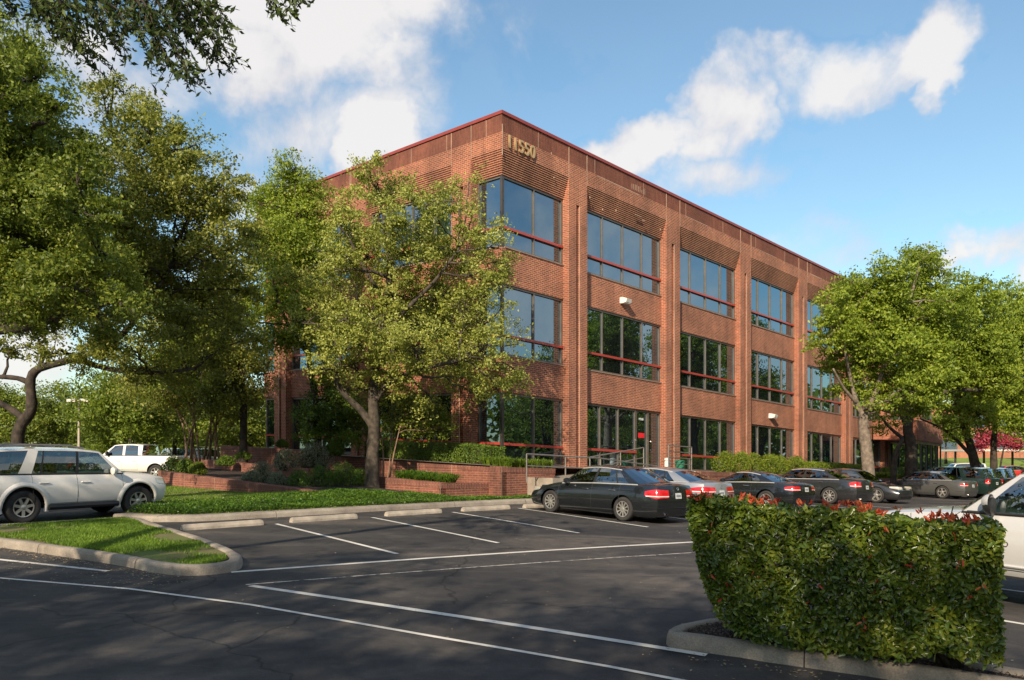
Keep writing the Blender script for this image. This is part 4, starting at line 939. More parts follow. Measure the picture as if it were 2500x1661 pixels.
# roof rails, running board, dark wheel arch flares
for s in (1, -1):
    m = MB(); p_ = [q1['gpt'](x, x, 1, s)+Vector((0, -s*.06, .0)) for x in (2.1, 2.45, 3.2, 4.0, 4.35)]
    m.tube([p_[0]+Vector((0, 0, .03)), p_[1]+Vector((0, 0, .085)), p_[2]+Vector((0, 0, .09)), p_[3]+Vector((0, 0, .085)), p_[4]+Vector((0, 0, .03))], .024, 8); m.build('roof_rail', METALR, s1)
    m = MB(); m.tube([Vector((q1['X0']-x, s*.93, .36)) for x in (1.35, 1.9, 2.5, 3.05)], .07, 8); m.build('running_board', BLKP, s1)
    for a in (.80, 3.59):
        m = MB(); rows_ = []
        for k in np.linspace(-.08*math.pi, 1.08*math.pi, 22):
            rr_ = [];
            for (rad, off) in ((.475, -.02), (.478, .045), (.53, .05), (.585, .008)):
                x = a-rad*math.cos(k); z = .39+rad*math.sin(k); rr_.append(q1['SP'](min(max(x, .02), 4.68), z, s, off))
            rows_.append(rr_)
        m.grid(rows_ if s > 0 else rows_[::-1]); m.build('arch_flare', PW, s1, smooth=True)
park(s1, -11.35, 18.35, H(.56, .83), 2.79, 1.93, 'r', -1)
# generic pick-up
TRK = dict(L=5.8, W=2.0, wb=3.65, fo=.98, r=.42, Ra=.50, gc=.46, paint=PTR, nsp=6, spk=.12, rf=.62, ww=.27, round=.10, taper=.2,
    top=[(0, 1.08), (.1, 1.18), (.5, 1.25), (1.0, 1.30), (1.5, 1.33), (3.7, 1.33), (3.9, 1.33), (5.8, 1.32)], side=[(0, 1.04), (.25, 1.15), (.9, 1.22), (1.5, 1.26), (2.6, 1.28), (3.75, 1.29), (5.8, 1.30)],
    gh=dict(roof=[(1.5, 1.80), (2.1, 1.88), (2.5, 1.94), (3.2, 1.96), (3.9, 1.91)], cols=[(1.5, 2.18, 'p'), (1.72, 2.26, 'g'), (2.72, 2.72, 'b'), (2.80, 2.80, 'g'), (3.48, 3.45, 'p'), (3.72, 3.64, 'p')], trim=True, chrome=False, yt=.76, crown=.05, br=.02),
    nose=[(0, .15), (.6, 0), (1.0, .03), (1.3, .15)], tail=[(0, .05), (.6, 0), (1.3, .02)], doors=[1.55, 2.76, 3.62], handles=[(2.55, 1.0), (3.45, 1.0)], tail_l=(.1, .12, .8, 1.15), head_l=(.25, .4, .78, 1.0), grille=(.62, 1.0), pz=.62, glass=CGLASS, mirrorm=BLKP, ms=.95, mtall=1.3, mz=.12, mx=.42, pipe=False, emblem=False)
t1, q2 = car('pale silver pickup truck behind the near hedge at the right edge', 'pickup truck', var(TRK, glass=carglass('truck_glass', (.33, .42, .40), .2)), name='pickup_truck')
cu_ = bpy.data.curves.new('t', 'FONT'); cu_.body = 'DO'; cu_.size = .10; cu_.extrude = .004; cu_.space_character = 1.5; ob = bpy.data.objects.new('t', cu_); COL.objects.link(ob)
me = bpy.data.meshes.new_from_object(ob.evaluated_get(bpy.context.evaluated_depsgraph_get())); bpy.data.objects.remove(ob); me.materials.clear()
for v in me.vertices:
    p = q2['SP'](2.0+v.co.x, .86+v.co.y, 1, .006+v.co.z); v.co = p
link('door_lettering', me, CHROME if False else FRAME, t1)
m = MB(); m.box((q2['X0']-5.7, -.8, 1.20), (q2['X0']-3.85, .8, 1.342)); m.build('bed_liner', BLKP, t1)
m = MB(); mc = q2['gpt'](1.92, 1.92, 0, 1)+Vector((0, .133, .185)); m.lathe(mc+Vector((.085, 0, 0)), (-1, 0, 0), [(0, 0), (.06, .01), (.10, .06), (.108, .11)], 14); m.build('mirror_cap', PTR, t1, merge=True, auto=40)
m = MB(); m.tube([q2['gpt'](x, x, 0, 1)+Vector((0, .02, .02)) for x in np.linspace(1.6, 3.7, 10)], .022, 6); m.build('belt_seal', BLKP, t1)
m = MB(); m.tube([q2['SP'](x, .60, 1, .012) for x in np.linspace(1.6, 3.6, 10)], .02, 6); m.build('sill_moulding', PTR, t1)
park(t1, 6.05, 11.75, H(-.60, .80), 3.65, 2.0, 'f', 1)
# white pickup in the other lot, left
t2, q3 = car('white crew cab pickup truck behind the white sport utility vehicle', 'pickup truck', var(TRK, paint=PW, glass=CGLASSD, gh=dict(cols=[(1.5, 2.18, 'p'), (1.72, 2.26, 'g'), (2.72, 2.72, 'p'), (2.86, 2.86, 'g'), (3.60, 3.56, 'p'), (3.82, 3.78, 'p')])), name='pickup_truck')
m = MB(); m.box((q3['X0']-5.7, -.8, 1.20), (q3['X0']-3.9, .8, 1.342)); m.build('bed_liner', BLKP, t2)
park(t2, -18.9, 42.0, H(-.97, .1), 3.65, 2.0, 'r', 1)
BIG = var(SUVP, paint=PB, glass=CGLASSD, r=.38, gc=.28, nsp=6, L=4.9)
def copy_park(src, x, y, yaw, label, group, mat_map=None, name=None):
    c = copy_tree(src); c.matrix_world = gmat(x, y, yaw); c['label'] = label
    if group: c['group'] = group
    elif 'group' in c: del c['group']
    if mat_map:
        for ch in children(c):
            for g_ in [ch]:
                for i, sl in enumerate(g_.data.materials):
                    if sl in mat_map:
                        g_.data = g_.data.copy(); g_.data.materials[i] = mat_map[sl]
    return c
b1, _ = car('dark green sport utility vehicle parked just beyond the dusty grey sedan', 'car', var(BIG, paint=PGR)); b1.matrix_world = gmat(25.7, 46.9, H(-.6, .8))
copy_park(b1, 28.2, 49.8, H(-.6, .8), 'black sport utility vehicle second beyond the dusty grey sedan', None, {PGR: PB})
copy_park(b1, 30.7, 52.9, H(-.6, .8), 'black sport utility vehicle third beyond the dusty grey sedan', None, {PGR: PB})
copy_park(c6, 33.4, 56.0, H(-.6, .8), 'dark sedan at the far end of the right hand row', None, {PG: PC})
w1_, _ = car('white sport utility vehicle far off at right, left one of the white pair', 'car', var(SUVP, glass=CGLASSD, cabin=False))
w1_.matrix_world = gmat(40.0, 79.5, H(-1, .12))
copy_park(w1_, 45.2, 80.2, H(-1, .12), 'white sport utility vehicle far off at right, right one of the white pair', None)
copy_park(c6, 36.2, 80.5, H(-.9, .4), 'small blue car just left of the far white vehicles', None, {PG: PBL})
copy_park(c6, 52.5, 84, H(-1, .1), 'far red car behind the right hand tree trunks', None, {PG: paint('red_car_paint', (.45, .03, .03), .1)})
copy_park(c2, 52.5, 73, H(-1, .1), 'far silver sedan right of the dark trunks', None)
copy_park(c2, 57.0, 73.5, H(-1, .1), 'far silver sedan at the right edge beyond the carport', None)
# left lot
copy_park(w1_, -25.8, 60.5, H(-.6, .8), 'white sport utility vehicle right of the white pickup truck tailgate', None)
copy_park(c6, -24.0, 60, H(-.6, .8), 'bright blue car between two pale cars at left', None, {PG: PBL})
copy_park(w1_, -22.6, 57.5, H(-.5, .86), 'pale car with dark windows nearest the tan tree stems', None)
copy_park(c6, -28.6, 55, H(-.9, .4), 'red car seen through the windows of the white sport utility vehicle', None, {PG: MATS['red_car_paint']})

# ------------------------------------------------------------------ foliage
def leaves(name, C, size, m, parent=None, asp=.5, up=.25, out=None, sv=.35, dirn=None, droop=0, fold=False, rng=rng):
    n = len(C); C = np.asarray(C, float)
    nr = rng.normal(size=(n, 3)); nr[:, 2] += up*2
    if out is not None: nr += out
    nr /= np.linalg.norm(nr, axis=1)[:, None]
    a = rng.normal(size=(n, 3)) if dirn is None else dirn+rng.normal(size=(n, 3))*.35
    a[:, 2] -= droop
    a -= nr*(a*nr).sum(1)[:, None]; a /= np.linalg.norm(a, axis=1)[:, None]+1e-9; b_ = np.cross(nr, a)
    l = size*(1+rng.uniform(-sv, sv, n))[:, None]; w = l*asp
    rv = rng.uniform(0, 1, n)
    if not fold:
        V = np.stack([C-a*l*.5, C+b_*w*.5-a*l*.05, C+a*l*.5, C-b_*w*.5-a*l*.05], 1).reshape(-1, 3)
        F = np.arange(4*n).reshape(n, 4); return npmesh(name, V, F, m, parent, np.repeat(rv, 4))
    dz = nr*w*.22
    V = np.stack([C-a*l*.5, C-a*l*.18+b_*w*.42+dz, C+a*l*.2+b_*w*.42+dz, C+a*l*.5-nr*l*.06, C+a*l*.2-b_*w*.42+dz, C-a*l*.18-b_*w*.42+dz, ], 1).reshape(-1, 3)
    i = np.arange(n)[:, None]*6
    F = np.concatenate([i+np.array([[0, 1, 2, 3]]), i+np.array([[0, 3, 4, 5]])], 0)
    return npmesh(name, V, F, m, parent, np.repeat(rv, 6))
def curve_pts(a, b_, sag=.15, n=6, wob=.12, rnd=random):
    a = Vector(a); b_ = Vector(b_); L_ = (b_-a).length; k = Vector((rnd.uniform(-1, 1), rnd.uniform(-1, 1), rnd.uniform(0, 1)))*L_*sag; out = []
    for i in range(n+1):
        t = i/n; p = a.lerp(b_, t)+k*4*t*(1-t)
        if 0 < i < n: p += Vector((rnd.uniform(-1, 1), rnd.uniform(-1, 1), rnd.uniform(-1, 1)))*wob*L_*.35
        out.append(p)
    return out
def tree(name, label, base, paths, lobes, lm, bm_, n_leaf, ls=.10, puff=.5, per=90, group=None, seed=1, asp=.5, twig=1, flat=.6, cat='tree', hollow=.42, limb_r=.09):
    "paths: [(points, r0, r1)] in world space; lobes: [(centre, rx, rz)]"
    rg = np.random.default_rng(seed); rr = random.Random(seed); base = Vector(base)
    root = empty(name, base, 0, label, cat, group)
    tr = MB(); anchors = []
    for k_, (pts, r0, r1) in enumerate(paths):
        P = [Vector(p) for p in pts]; Q = []
        for i in range(len(P)-1):
            p0, p1, p2, p3 = P[max(i-1, 0)], P[i], P[i+1], P[min(i+2, len(P)-1)]
            for t in (0, .25, .5, .75): Q.append(.5*((2*p1)+(p2-p0)*t+(2*p0-5*p1+4*p2-p3)*t*t+(3*p1-p0-3*p2+p3)*t**3))
        Q.append(P[-1]); n = len(Q)
        rad = [r0+(r1-r0)*(i/(n-1))**.8 for i in range(n)]
        if k_ == 0: rad[0] *= 1.35; rad[1] *= 1.1
        rad = [q*(1+.06*math.sin(i*2.3+k_)) for i, q in enumerate(rad)]
        tr.tube([q-base for q in Q], rad, 12 if r0 > .15 else 7); anchors += [(q, rad[i]) for i, q in enumerate(Q) if i > n*.45]
    tr.build('trunk', bm_, root, smooth=True)
    br = MB(); C = []; O = []
    vol = sum(rx*rx*rz for _, rx, rz in lobes); npuff = max(3, int(n_leaf/per))
    for c, rx, rz in lobes:
        c = Vector(c); k = max(2, int(round(npuff*rx*rx*rz/vol)))
        an, ar = min(anchors, key=lambda q: (q[0]-c).length+max(0, q[0].z-c.z)*1.5)
        lim = curve_pts(an, c+Vector((0, 0, -rz*.15)), .10, 6, .12, rr); L_ = (lim[-1]-lim[0]).length
        r0 = min(ar*.75, limb_r+.012*L_)
        br.tube([p-base for p in lim], [r0+(.02-r0)*(i/6) for i in range(7)], 6)
        d = rg.normal(size=(k, 3)); d /= np.linalg.norm(d, axis=1)[:, None]; u = rg.uniform(hollow**2, 1, k)**.5
        pc = np.array(c)+d*u[:, None]*np.array([rx, rx, rz])
        for q in range(k):
            pr_ = puff*rg.uniform(.6, 1.35); m_ = int(per*rg.uniform(.5, 1.5))
            # a spray: leaves along a few short twigs leaving the puff centre
            ax = rg.normal(size=(5, 3)); ax[:, 2] *= .6; ax += d[q]*.8; ax /= np.linalg.norm(ax, axis=1)[:, None]
            w = rg.integers(0, 5, m_); t = rg.uniform(.0, 1.0, m_)**.8
            pp = pc[q]+ax[w]*(t*pr_*1.5)[:, None]+rg.normal(size=(m_, 3))*pr_*.27*np.array([1, 1, flat])
            C.append(pp); O.append(np.repeat(d[q][None]*.5, m_, 0))
            if q % max(1, int(3/twig)) == 0:
                s_ = lim[rr.randint(3, 6)]; e_ = Vector(pc[q]); tp = curve_pts(s_, e_, .08, 3, .14, rr); br.tube([p-base for p in tp], [.028, .02, .014, .007], 4, False)
                for j in range(2): br.tube([e_-base, e_+Vector(ax[j])*pr_*1.3-base], [.009, .004], 3, False)
    br.build('branches', bm_, root, smooth=True)
    C = np.concatenate(C)-np.array(base); O = np.concatenate(O)
    leaves('crown', C, ls, lm, root, asp, .12, O*1.6, rng=rg)
    return root
def LB(lst, Y, jit=1.4, seed=0):
    "lobes from print positions: (x, y, radius px[, squash[, dY]])"
    rr = random.Random(seed); out = []
    for q in lst:
        x, y, r_ = q[:3]; sq = q[3] if len(q) > 3 else .8; dy = q[4] if len(q) > 4 else rr.uniform(-jit, jit); Yq = Y+dy; m_ = r_/1823.8*Yq
        out.append((at(x, y, Yq), m_, m_*sq))
    return out
def base_at(x, Y, dz=-.1):
    X = (x-1180)/1823.8*Y; return Vector((X, Y, gz(X, Y)+dz))

# middle oak
Y = 29.0; b0 = base_at(857, Y, .1)
P0 = [b0, at(858, 1060, Y), at(862, 985, Y), at(860, 900, Y), at(872, 800, Y+.2), at(890, 700, Y+.3), at(898, 620, Y), at(888, 520, Y), at(870, 440, Y)]
PL_ = [at(860, 985, Y), at(835, 950, Y-.1), at(800, 915, Y-.4), at(775, 880, Y-.6), at(785, 830, Y-.8), at(765, 760, Y-1)]
PR_ = [at(862, 930, Y), at(900, 880, Y-.3), at(980, 850, Y-.8), at(1060, 830, Y-1)]
PR2 = [at(872, 800, Y+.2), at(930, 720, Y), at(1000, 650, Y-.3), at(1060, 570, Y-.3)]
PL2 = [at(890, 700, Y+.3), at(840, 620, Y+.3), at(800, 540, Y)]
tree('oak_tree', 'olive leaved oak with a forked trunk standing before the corner of the office building', b0, [(P0, .29, .05), (PL_, .16, .05), (PR_, .12, .05), (PR2, .12, .04), (PL2, .11, .04)],
     LB([(845, 375, 34), (870, 420, 50), (815, 450, 42), (930, 440, 50), (790, 520, 60), (880, 510, 65), (980, 470, 50), (1050, 460, 45), (1095, 520, 55), (1140, 570, 40), (850, 590, 75), (950, 580, 75), (1040, 580, 65), (1120, 640, 60), (1170, 610, 26), (780, 620, 60), (900, 680, 80), (1000, 690, 75), (1090, 720, 70), (740, 690, 55), (800, 740, 65), (1130, 790, 55), (1190, 850, 45), (1150, 900, 45), (880, 790, 60), (960, 800, 75), (1050, 830, 70), (830, 850, 55), (760, 830, 45), (900, 900, 50), (1000, 930, 42), (1085, 900, 45), (930, 870, 50), (775, 790, 48, .8, -1.6), (800, 730, 50, .8, -1.5), (745, 850, 34, .8, -1.4), (830, 790, 45, .8, -1.6), (1195, 790, 28), (1160, 700, 30), (1080, 420, 26), (700, 640, 42), (695, 740, 40), (735, 575, 38)], Y, 1.5, 3),
     OAKL, BARK, 92000, .105, .34, 100, seed=3, hollow=.3)
# second oak, behind left
Y = 34.5; b0 = base_at(735, Y, .2)
tree('oak_tree', 'slimmer oak behind the middle one, its narrow top rising left of the roof edge', b0, [([b0, at(730, 950, Y), at(712, 820, Y), at(700, 700, Y), at(688, 560, Y), at(680, 430, Y)], .2, .04), ([at(712, 820, Y), at(660, 740, Y), at(630, 650, Y)], .1, .04)],
     LB([(680, 385, 34), (660, 430, 42), (705, 440, 40), (640, 480, 50), (700, 500, 55), (745, 540, 42), (650, 560, 60), (715, 590, 55), (620, 600, 45), (680, 650, 55), (630, 700, 50), (720, 690, 45), (590, 540, 35), (600, 470, 35), (690, 760, 55), (640, 790, 34), (750, 780, 40), (600, 740, 26), (760, 850, 34)], Y, 1.2, 5),
     BRIGHTL, BARKD, 56000, .125, .42, 60, seed=5, hollow=.3)
# big left oaks
Y = 27.0; b0 = base_at(45, Y)
tree('oak_tree', 'big dark oak whose crooked trunk rises behind the white utility vehicle', b0,
     [([b0, at(42, 1000, Y), at(72, 945, Y), at(70, 880, Y), at(90, 850, Y), at(160, 830, Y), at(260, 790, Y), at(340, 700, Y), at(400, 600, Y)], .225, .07), ([at(55, 965, Y), at(20, 940, Y), at(-30, 915, Y)], .14, .08), ([at(72, 885, Y), at(40, 872, Y), at(-20, 868, Y)], .11, .07),
      ([at(170, 825, Y), at(250, 850, Y), at(350, 860, Y-1), at(450, 850, Y-1)], .12, .05), ([at(340, 700, Y), at(290, 560, Y), at(310, 440, Y), at(270, 330, Y)], .16, .06), ([at(260, 790, Y), at(180, 640, Y), at(120, 500, Y), at(60, 350, Y)], .2, .08)],
     LB([(265, 185, 38), (250, 235, 44), (300, 270, 50), (345, 300, 60), (400, 340, 60), (300, 350, 80), (430, 400, 65), (370, 430, 85), (280, 450, 90), (470, 460, 60), (520, 430, 45), (540, 500, 55), (440, 520, 85), (340, 560, 95), (240, 560, 90), (520, 590, 70), (570, 560, 45), (430, 640, 90), (330, 680, 90), (540, 660, 55), (500, 730, 60), (230, 680, 90), (130, 600, 90), (60, 520, 90), (400, 760, 75), (300, 790, 65), (200, 780, 60), (80, 720, 80), (120, 810, 45), (470, 800, 55), (380, 840, 50), (560, 780, 50), (20, 800, 50), (280, 850, 30), (250, 205, 26), (450, 330, 35)], Y, 2.4, 7),
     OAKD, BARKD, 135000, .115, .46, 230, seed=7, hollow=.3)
Y = 19.5; b0 = base_at(-150, Y)
tree('oak_tree', 'nearest dark green oak filling the upper left corner above the white sport utility vehicle', b0,
     [([b0, at(-150, 950, Y), at(-90, 820, Y), at(-20, 760, Y), at(60, 700, Y), at(150, 620, Y)], .4, .12), ([at(-90, 820, Y), at(-100, 600, Y), at(-30, 400, Y), at(10, 250, Y)], .3, .1), ([at(-20, 760, Y), at(70, 750, Y), at(160, 700, Y), at(250, 640, Y)], .16, .06)],
     LB([(20, 90, 55), (70, 130, 45), (-20, 160, 90), (60, 210, 75), (130, 240, 50), (20, 300, 95), (120, 330, 70), (180, 370, 50), (-40, 400, 110), (80, 430, 100), (170, 480, 75), (10, 520, 100), (120, 560, 90), (220, 570, 60), (250, 640, 60), (170, 660, 75), (60, 660, 90), (280, 700, 40), (-40, 640, 90), (230, 730, 45), (130, 740, 50), (10, 720, 50), (110, 150, 30), (200, 430, 40)], Y, 2.0, 9),
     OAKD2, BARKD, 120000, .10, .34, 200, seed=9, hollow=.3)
# darker mass and crape myrtles before the left wing
Y = 37
b0 = base_at(560, Y, .5)
tree('evergreen_tree', 'dark dense evergreen between the big oak and the left end of the building', b0, [([b0, at(560, 900, Y), at(540, 800, Y), at(500, 700, Y)], .2, .08)],
     LB([(500, 700, 70), (560, 660, 55), (430, 740, 70), (520, 780, 80), (590, 810, 40), (360, 780, 60), (440, 840, 70), (560, 860, 60), (340, 850, 50), (400, 900, 50), (350, 910, 40), (450, 930, 42), (300, 890, 38), (540, 930, 45), (590, 900, 35), (500, 900, 60), (470, 930, 30)], Y, 1.2, 11), OAKD, BARKD, 52000, .13, .55, 75, seed=11)
for i, (bx, by, Yc, lab) in enumerate(((442, 1058, 36.5, 'left clump of tan multi stemmed crape myrtle rising from the brick terrace'), (495, 1050, 37.5, 'right clump of tan multi stemmed crape myrtle rising from the brick terrace'))):
    b0 = at(bx, by, Yc); rr = random.Random(20+i); ps = []
    tops = [(-70, 870), (-45, 890), (-20, 860), (5, 880), (25, 850), (40, 890)] if i == 0 else [(-30, 880), (-10, 860), (12, 870), (35, 860), (50, 890)]
    for k, (tx, ty) in enumerate(tops):
        e = at(bx+tx, ty, Yc+rr.uniform(-.6, .6)); a = b0+Vector((rr.uniform(-.5, .5), rr.uniform(-.3, .3), -.2)); m1 = a.lerp(e, .35)+Vector(((bx+tx-bx)*-.002, 0, .3)); ps.append(([a, m1, a.lerp(e, .7), e], .055, .025))
    tree('crape_myrtle', lab, b0, ps, LB([(bx+q[0], q[1], q[2]) for q in ((-80, 850, 45), (-40, 820, 50), (10, 830, 50), (50, 850, 45), (0, 880, 35), (-60, 905, 25), (60, 900, 30), (20, 780, 40))], Yc, 1.0, 13+i), BRIGHTL if i == 0 else OAKD2, BARKC, 17000, .10, .42, 60, 'crape myrtles', 13+i)
Y = 34.5; b0 = at(760, 1030, Y)
tree('evergreen_shrub', 'tall dark rounded evergreen shrub before the ground floor windows', b0, [([b0, at(762, 980, Y), at(765, 930, Y)], .07, .03)], LB([(740, 920, 40), (790, 930, 45), (820, 960, 38), (720, 970, 40), (770, 990, 45), (830, 1000, 30), (710, 1000, 26), (760, 890, 28), (800, 1010, 30)], Y, .4, 15), HEDGEL, BARKD, 22000, .09, .3, 70, seed=15, cat='shrub')
Y = 33.2; b0 = at(885, 1112, Y)
tree('young_tree', 'leafy young tree with thin bare stems just right of the oak trunk', at(885, 1140, 29.6), [([at(878, 1140, 29.6), at(884, 1080, 29.7), at(880, 1010, 30)], .045, .02), ([at(884, 1141, 29.5), at(897, 1080, 29.6), at(900, 1000, 30)], .04, .018), ([at(892, 1141, 29.7), at(905, 1060, 29.8), at(922, 985, 30.2)], .045, .018), ([at(872, 1141, 29.8), at(870, 1090, 29.8), at(862, 1030, 30)], .03, .015)],
     LB([(920, 970, 35), (980, 970, 40), (1020, 990, 30), (880, 985, 25), (950, 940, 30), (1010, 950, 26)], 31.0, .6, 16), OAKD2, BARKC, 9000, .09, .3, 50, seed=16)
# background at left
bgs = [(300, 1010, 47, 1.0, YELL, [(230, 900, 50), (290, 930, 60), (350, 900, 55), (250, 970, 45), (330, 975, 45), (200, 950, 35), (400, 950, 45)], 'yellow green tree beyond the lamp post at left'),
       (283, 1020, 52, .7, YELL, [(290, 960, 45), (250, 990, 35), (330, 990, 35)], 'small pale trunked tree above the mounded hedge'),
       (120, 1015, 62, 1.0, OAKD2, [(110, 930, 50), (150, 960, 50), (90, 980, 50), (170, 990, 40), (130, 1000, 45), (60, 950, 45)], 'rounded dark green tree left of the lamp post'),
       (10, 1015, 62, 1.0, OAKD2, [(-10, 930, 50), (30, 960, 45), (0, 990, 45), (40, 1000, 35)], 'green tree at the left edge beyond the crooked trunk'),
       (400, 1010, 55, .8, BRIGHTL, [(380, 960, 45), (420, 990, 40), (350, 1000, 35), (460, 1000, 40), (400, 920, 45), (500, 970, 45)], 'bright green tree behind the crape myrtle stems'),
       (560, 1010, 52, .8, OAKD2, [(540, 980, 45), (580, 1000, 40), (560, 930, 45), (520, 1000, 30)], 'green tree behind the left end of the building')]
for i, (bx, by, Yb, sc_, lm, lo, lab) in enumerate(bgs):
    b0 = base_at(bx, Yb); tree('background_tree', lab, b0, [([b0, at(bx+4, by-30, Yb), at(bx, by-80, Yb)], .22*sc_, .1)], LB(lo, Yb, 2, 30+i), lm, BARK, int(17000*sc_), .2, .75, 60, 'trees beyond the left parking lot', 30+i)
# far belt of woodland closing the horizon (reads as one mass)
C = []; rg = np.random.default_rng(77)
for k in range(190):
    a = rg.uniform(-1.25, 1.25); Yd = rg.uniform(105, 150); x = a*Yd; hgt = rg.uniform(5.5, 10) if a < .1 else rg.uniform(3, 7.0)
    if a > .35 and Yd < 135: Yd = 145; x = a*Yd
    z0 = gz(x, Yd); m_ = 330; p = rg.normal(size=(m_, 3)); p /= np.linalg.norm(p, axis=1)[:, None]; p *= rg.uniform(.7, 1, m_)[:, None]
    C.append(np.array([x, Yd, z0+hgt*.5])+p*np.array([hgt*.62, hgt*.5, hgt*.55]))
for k in range(360):
    a = rg.uniform(-.15, 2.2) if k < 230 else rg.uniform(2.6, 5.6); Rd = rg.uniform(72, 95); x, y = 8+math.sin(a+.75)*Rd, 20+math.cos(a+.75)*Rd
    if y > 20 and abs(x)/y < .72: continue
    hgt = rg.uniform(9, 14); m_ = 330; p = rg.normal(size=(m_, 3)); p /= np.linalg.norm(p, axis=1)[:, None]; p *= rg.uniform(.7, 1, m_)[:, None]
    C.append(np.array([x, y, gz(x, y)+hgt*.42])+p*np.array([hgt*.6, hgt*.6, hgt*.55]))
tag(leaves('far_woodland', np.concatenate(C), .9, OAKD2, None, .7, .3), 'distant belt of green woodland closing the horizon', 'woodland', kind='stuff')
# mounded hedge and lamp post in the left lot
def blob_bush(name, label, blobs, lm, n, ls, group=None, cat='shrub', asp=.5, up=.3, base=None, shell=.8, stems=True, droop=0, box=None, rg=None, sv=.35, flatn=0):
    rg = rg or np.random.default_rng(abs(hash(label)) % 1000 if False else len(label)*7+int(n))
    c0 = Vector(blobs[0][0]); base = Vector(base) if base is not None else Vector((c0.x, c0.y, c0.z-blobs[0][3]))
    root = empty(name, base, 0, label, cat, group); C = []; O = []
    tot_ = sum(b_[1]*b_[2]+b_[2]*b_[3]+b_[1]*b_[3] for b_ in blobs)
    for c, rx, ry, rz in blobs:
        k = int(n*(rx*ry+ry*rz+rx*rz)/tot_); d = rg.normal(size=(k, 3)); d /= np.linalg.norm(d, axis=1)[:, None]; u = rg.uniform(shell**3, 1.08, k)**(1/3)
        u *= 1+.10*np.sin(d[:, 0]*7+c[0])*np.cos(d[:, 2]*6+c[1])
        C.append(np.array(c)+d*u[:, None]*np.array([rx, ry, rz])); O.append(d*.9)
    C = np.concatenate(C)-np.array(base); O = np.concatenate(O)
    leaves('foliage', C, ls, lm, root, asp, up, O, sv, droop=droop, rng=rg)
    if stems:
        m = MB()
        for c, rx, ry, rz in blobs:
            for k in range(5): m.tube([Vector((c[0]+rg.uniform(-.2, .2)*rx, c[1]+rg.uniform(-.2, .2)*ry, c[2]-rz*1.0))-base, Vector((c[0]+rg.uniform(-.7, .7)*rx, c[1]+rg.uniform(-.7, .7)*ry, c[2]+rz*.4))-base], [.02, .006], 4, False)
        m.build('stems', BARKD, root)
    return root
bm0 = at(275, 1040, 50); blob_bush('mounded_hedge', 'low mounded pale green hedge behind the white pickup truck', [((bm0.x+dx, bm0.y, bm0.z-.35), 1.2, 1, .9) for dx in (-.9, 0, .9)], YHEDGE, 9000, .12, cat='hedge')
lp = empty('lamp_post', base_at(182, 46, 0), 0, 'beige parking lot lamp post with two flat box heads, at left', 'lamp post'); bz = lp.location.z; zt_ = at(182, 924, 46).z-bz
m = MB(); m.tube([(0, 0, 0), (0, 0, zt_)], [.085, .065], 10); m.build('pole', POLEM, lp)
m = MB(); m.box((-.2, -.22, -.0), (.2, .22, .5)); m.build('base', CONC, lp, bevel=.02)
for s in (-1, 1):
    m = MB(); m.box((.12 if s > 0 else -.62, -.2, zt_-.08), (.62 if s > 0 else -.12, .2, zt_+.09)); o = m.build('lamp_head', LAMPW, lp, bevel=.02)
    g = MB(); g.box((.17 if s > 0 else -.57, -.15, zt_-.095), (.57 if s > 0 else -.17, .15, zt_-.083)); g.build('lens', DARKIN, o)
m = MB(); m.box((-.12, -.04, zt_-.03), (.12, .04, zt_+.04)); m.build('bracket', POLEM, lp)

# right hand trees
Y = 38.5; b0 = base_at(2008, Y, 0)
tree('oak_tree', 'bright green oak with a pale mottled trunk that forks at mid height', b0,
     [([b0, at(1998, 1050, Y), at(1990, 980, Y), at(1992, 950, Y)], .31, .23), ([at(1990, 960, Y), at(1975, 930, Y), at(1962, 880, Y), at(1950, 820, Y-.5), at(1935, 740, Y-.5)], .15, .05), ([at(1993, 955, Y), at(2018, 905, Y), at(2035, 850, Y), at(2060, 760, Y), at(2100, 680, Y), at(2120, 600, Y)], .16, .05), ([at(1975, 930, Y), at(1945, 895, Y-.5), at(1920, 850, Y-1)], .1, .04)],
     LB([(2140, 590, 28), (2110, 610, 36), (2060, 640, 42), (2010, 660, 42), (2130, 650, 45), (1960, 690, 42), (1920, 700, 34), (2040, 710, 60), (2110, 720, 55), (1990, 740, 60), (1920, 760, 45), (1900, 790, 28), (2060, 790, 60), (1990, 810, 50), (1950, 830, 32), (2120, 800, 55), (2050, 860, 40), (2150, 860, 45), (2170, 740, 45), (2190, 690, 35), (1940, 880, 24), (2100, 900, 40), (2000, 880, 34), (2055, 905, 36), (1925, 845, 28), (2015, 930, 22), (1960, 900, 26), (2095, 945, 30), (2140, 915, 34)], Y, 1.6, 40),
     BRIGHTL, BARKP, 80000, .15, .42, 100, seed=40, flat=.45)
Y = 45; b0 = base_at(2085, Y, 0)
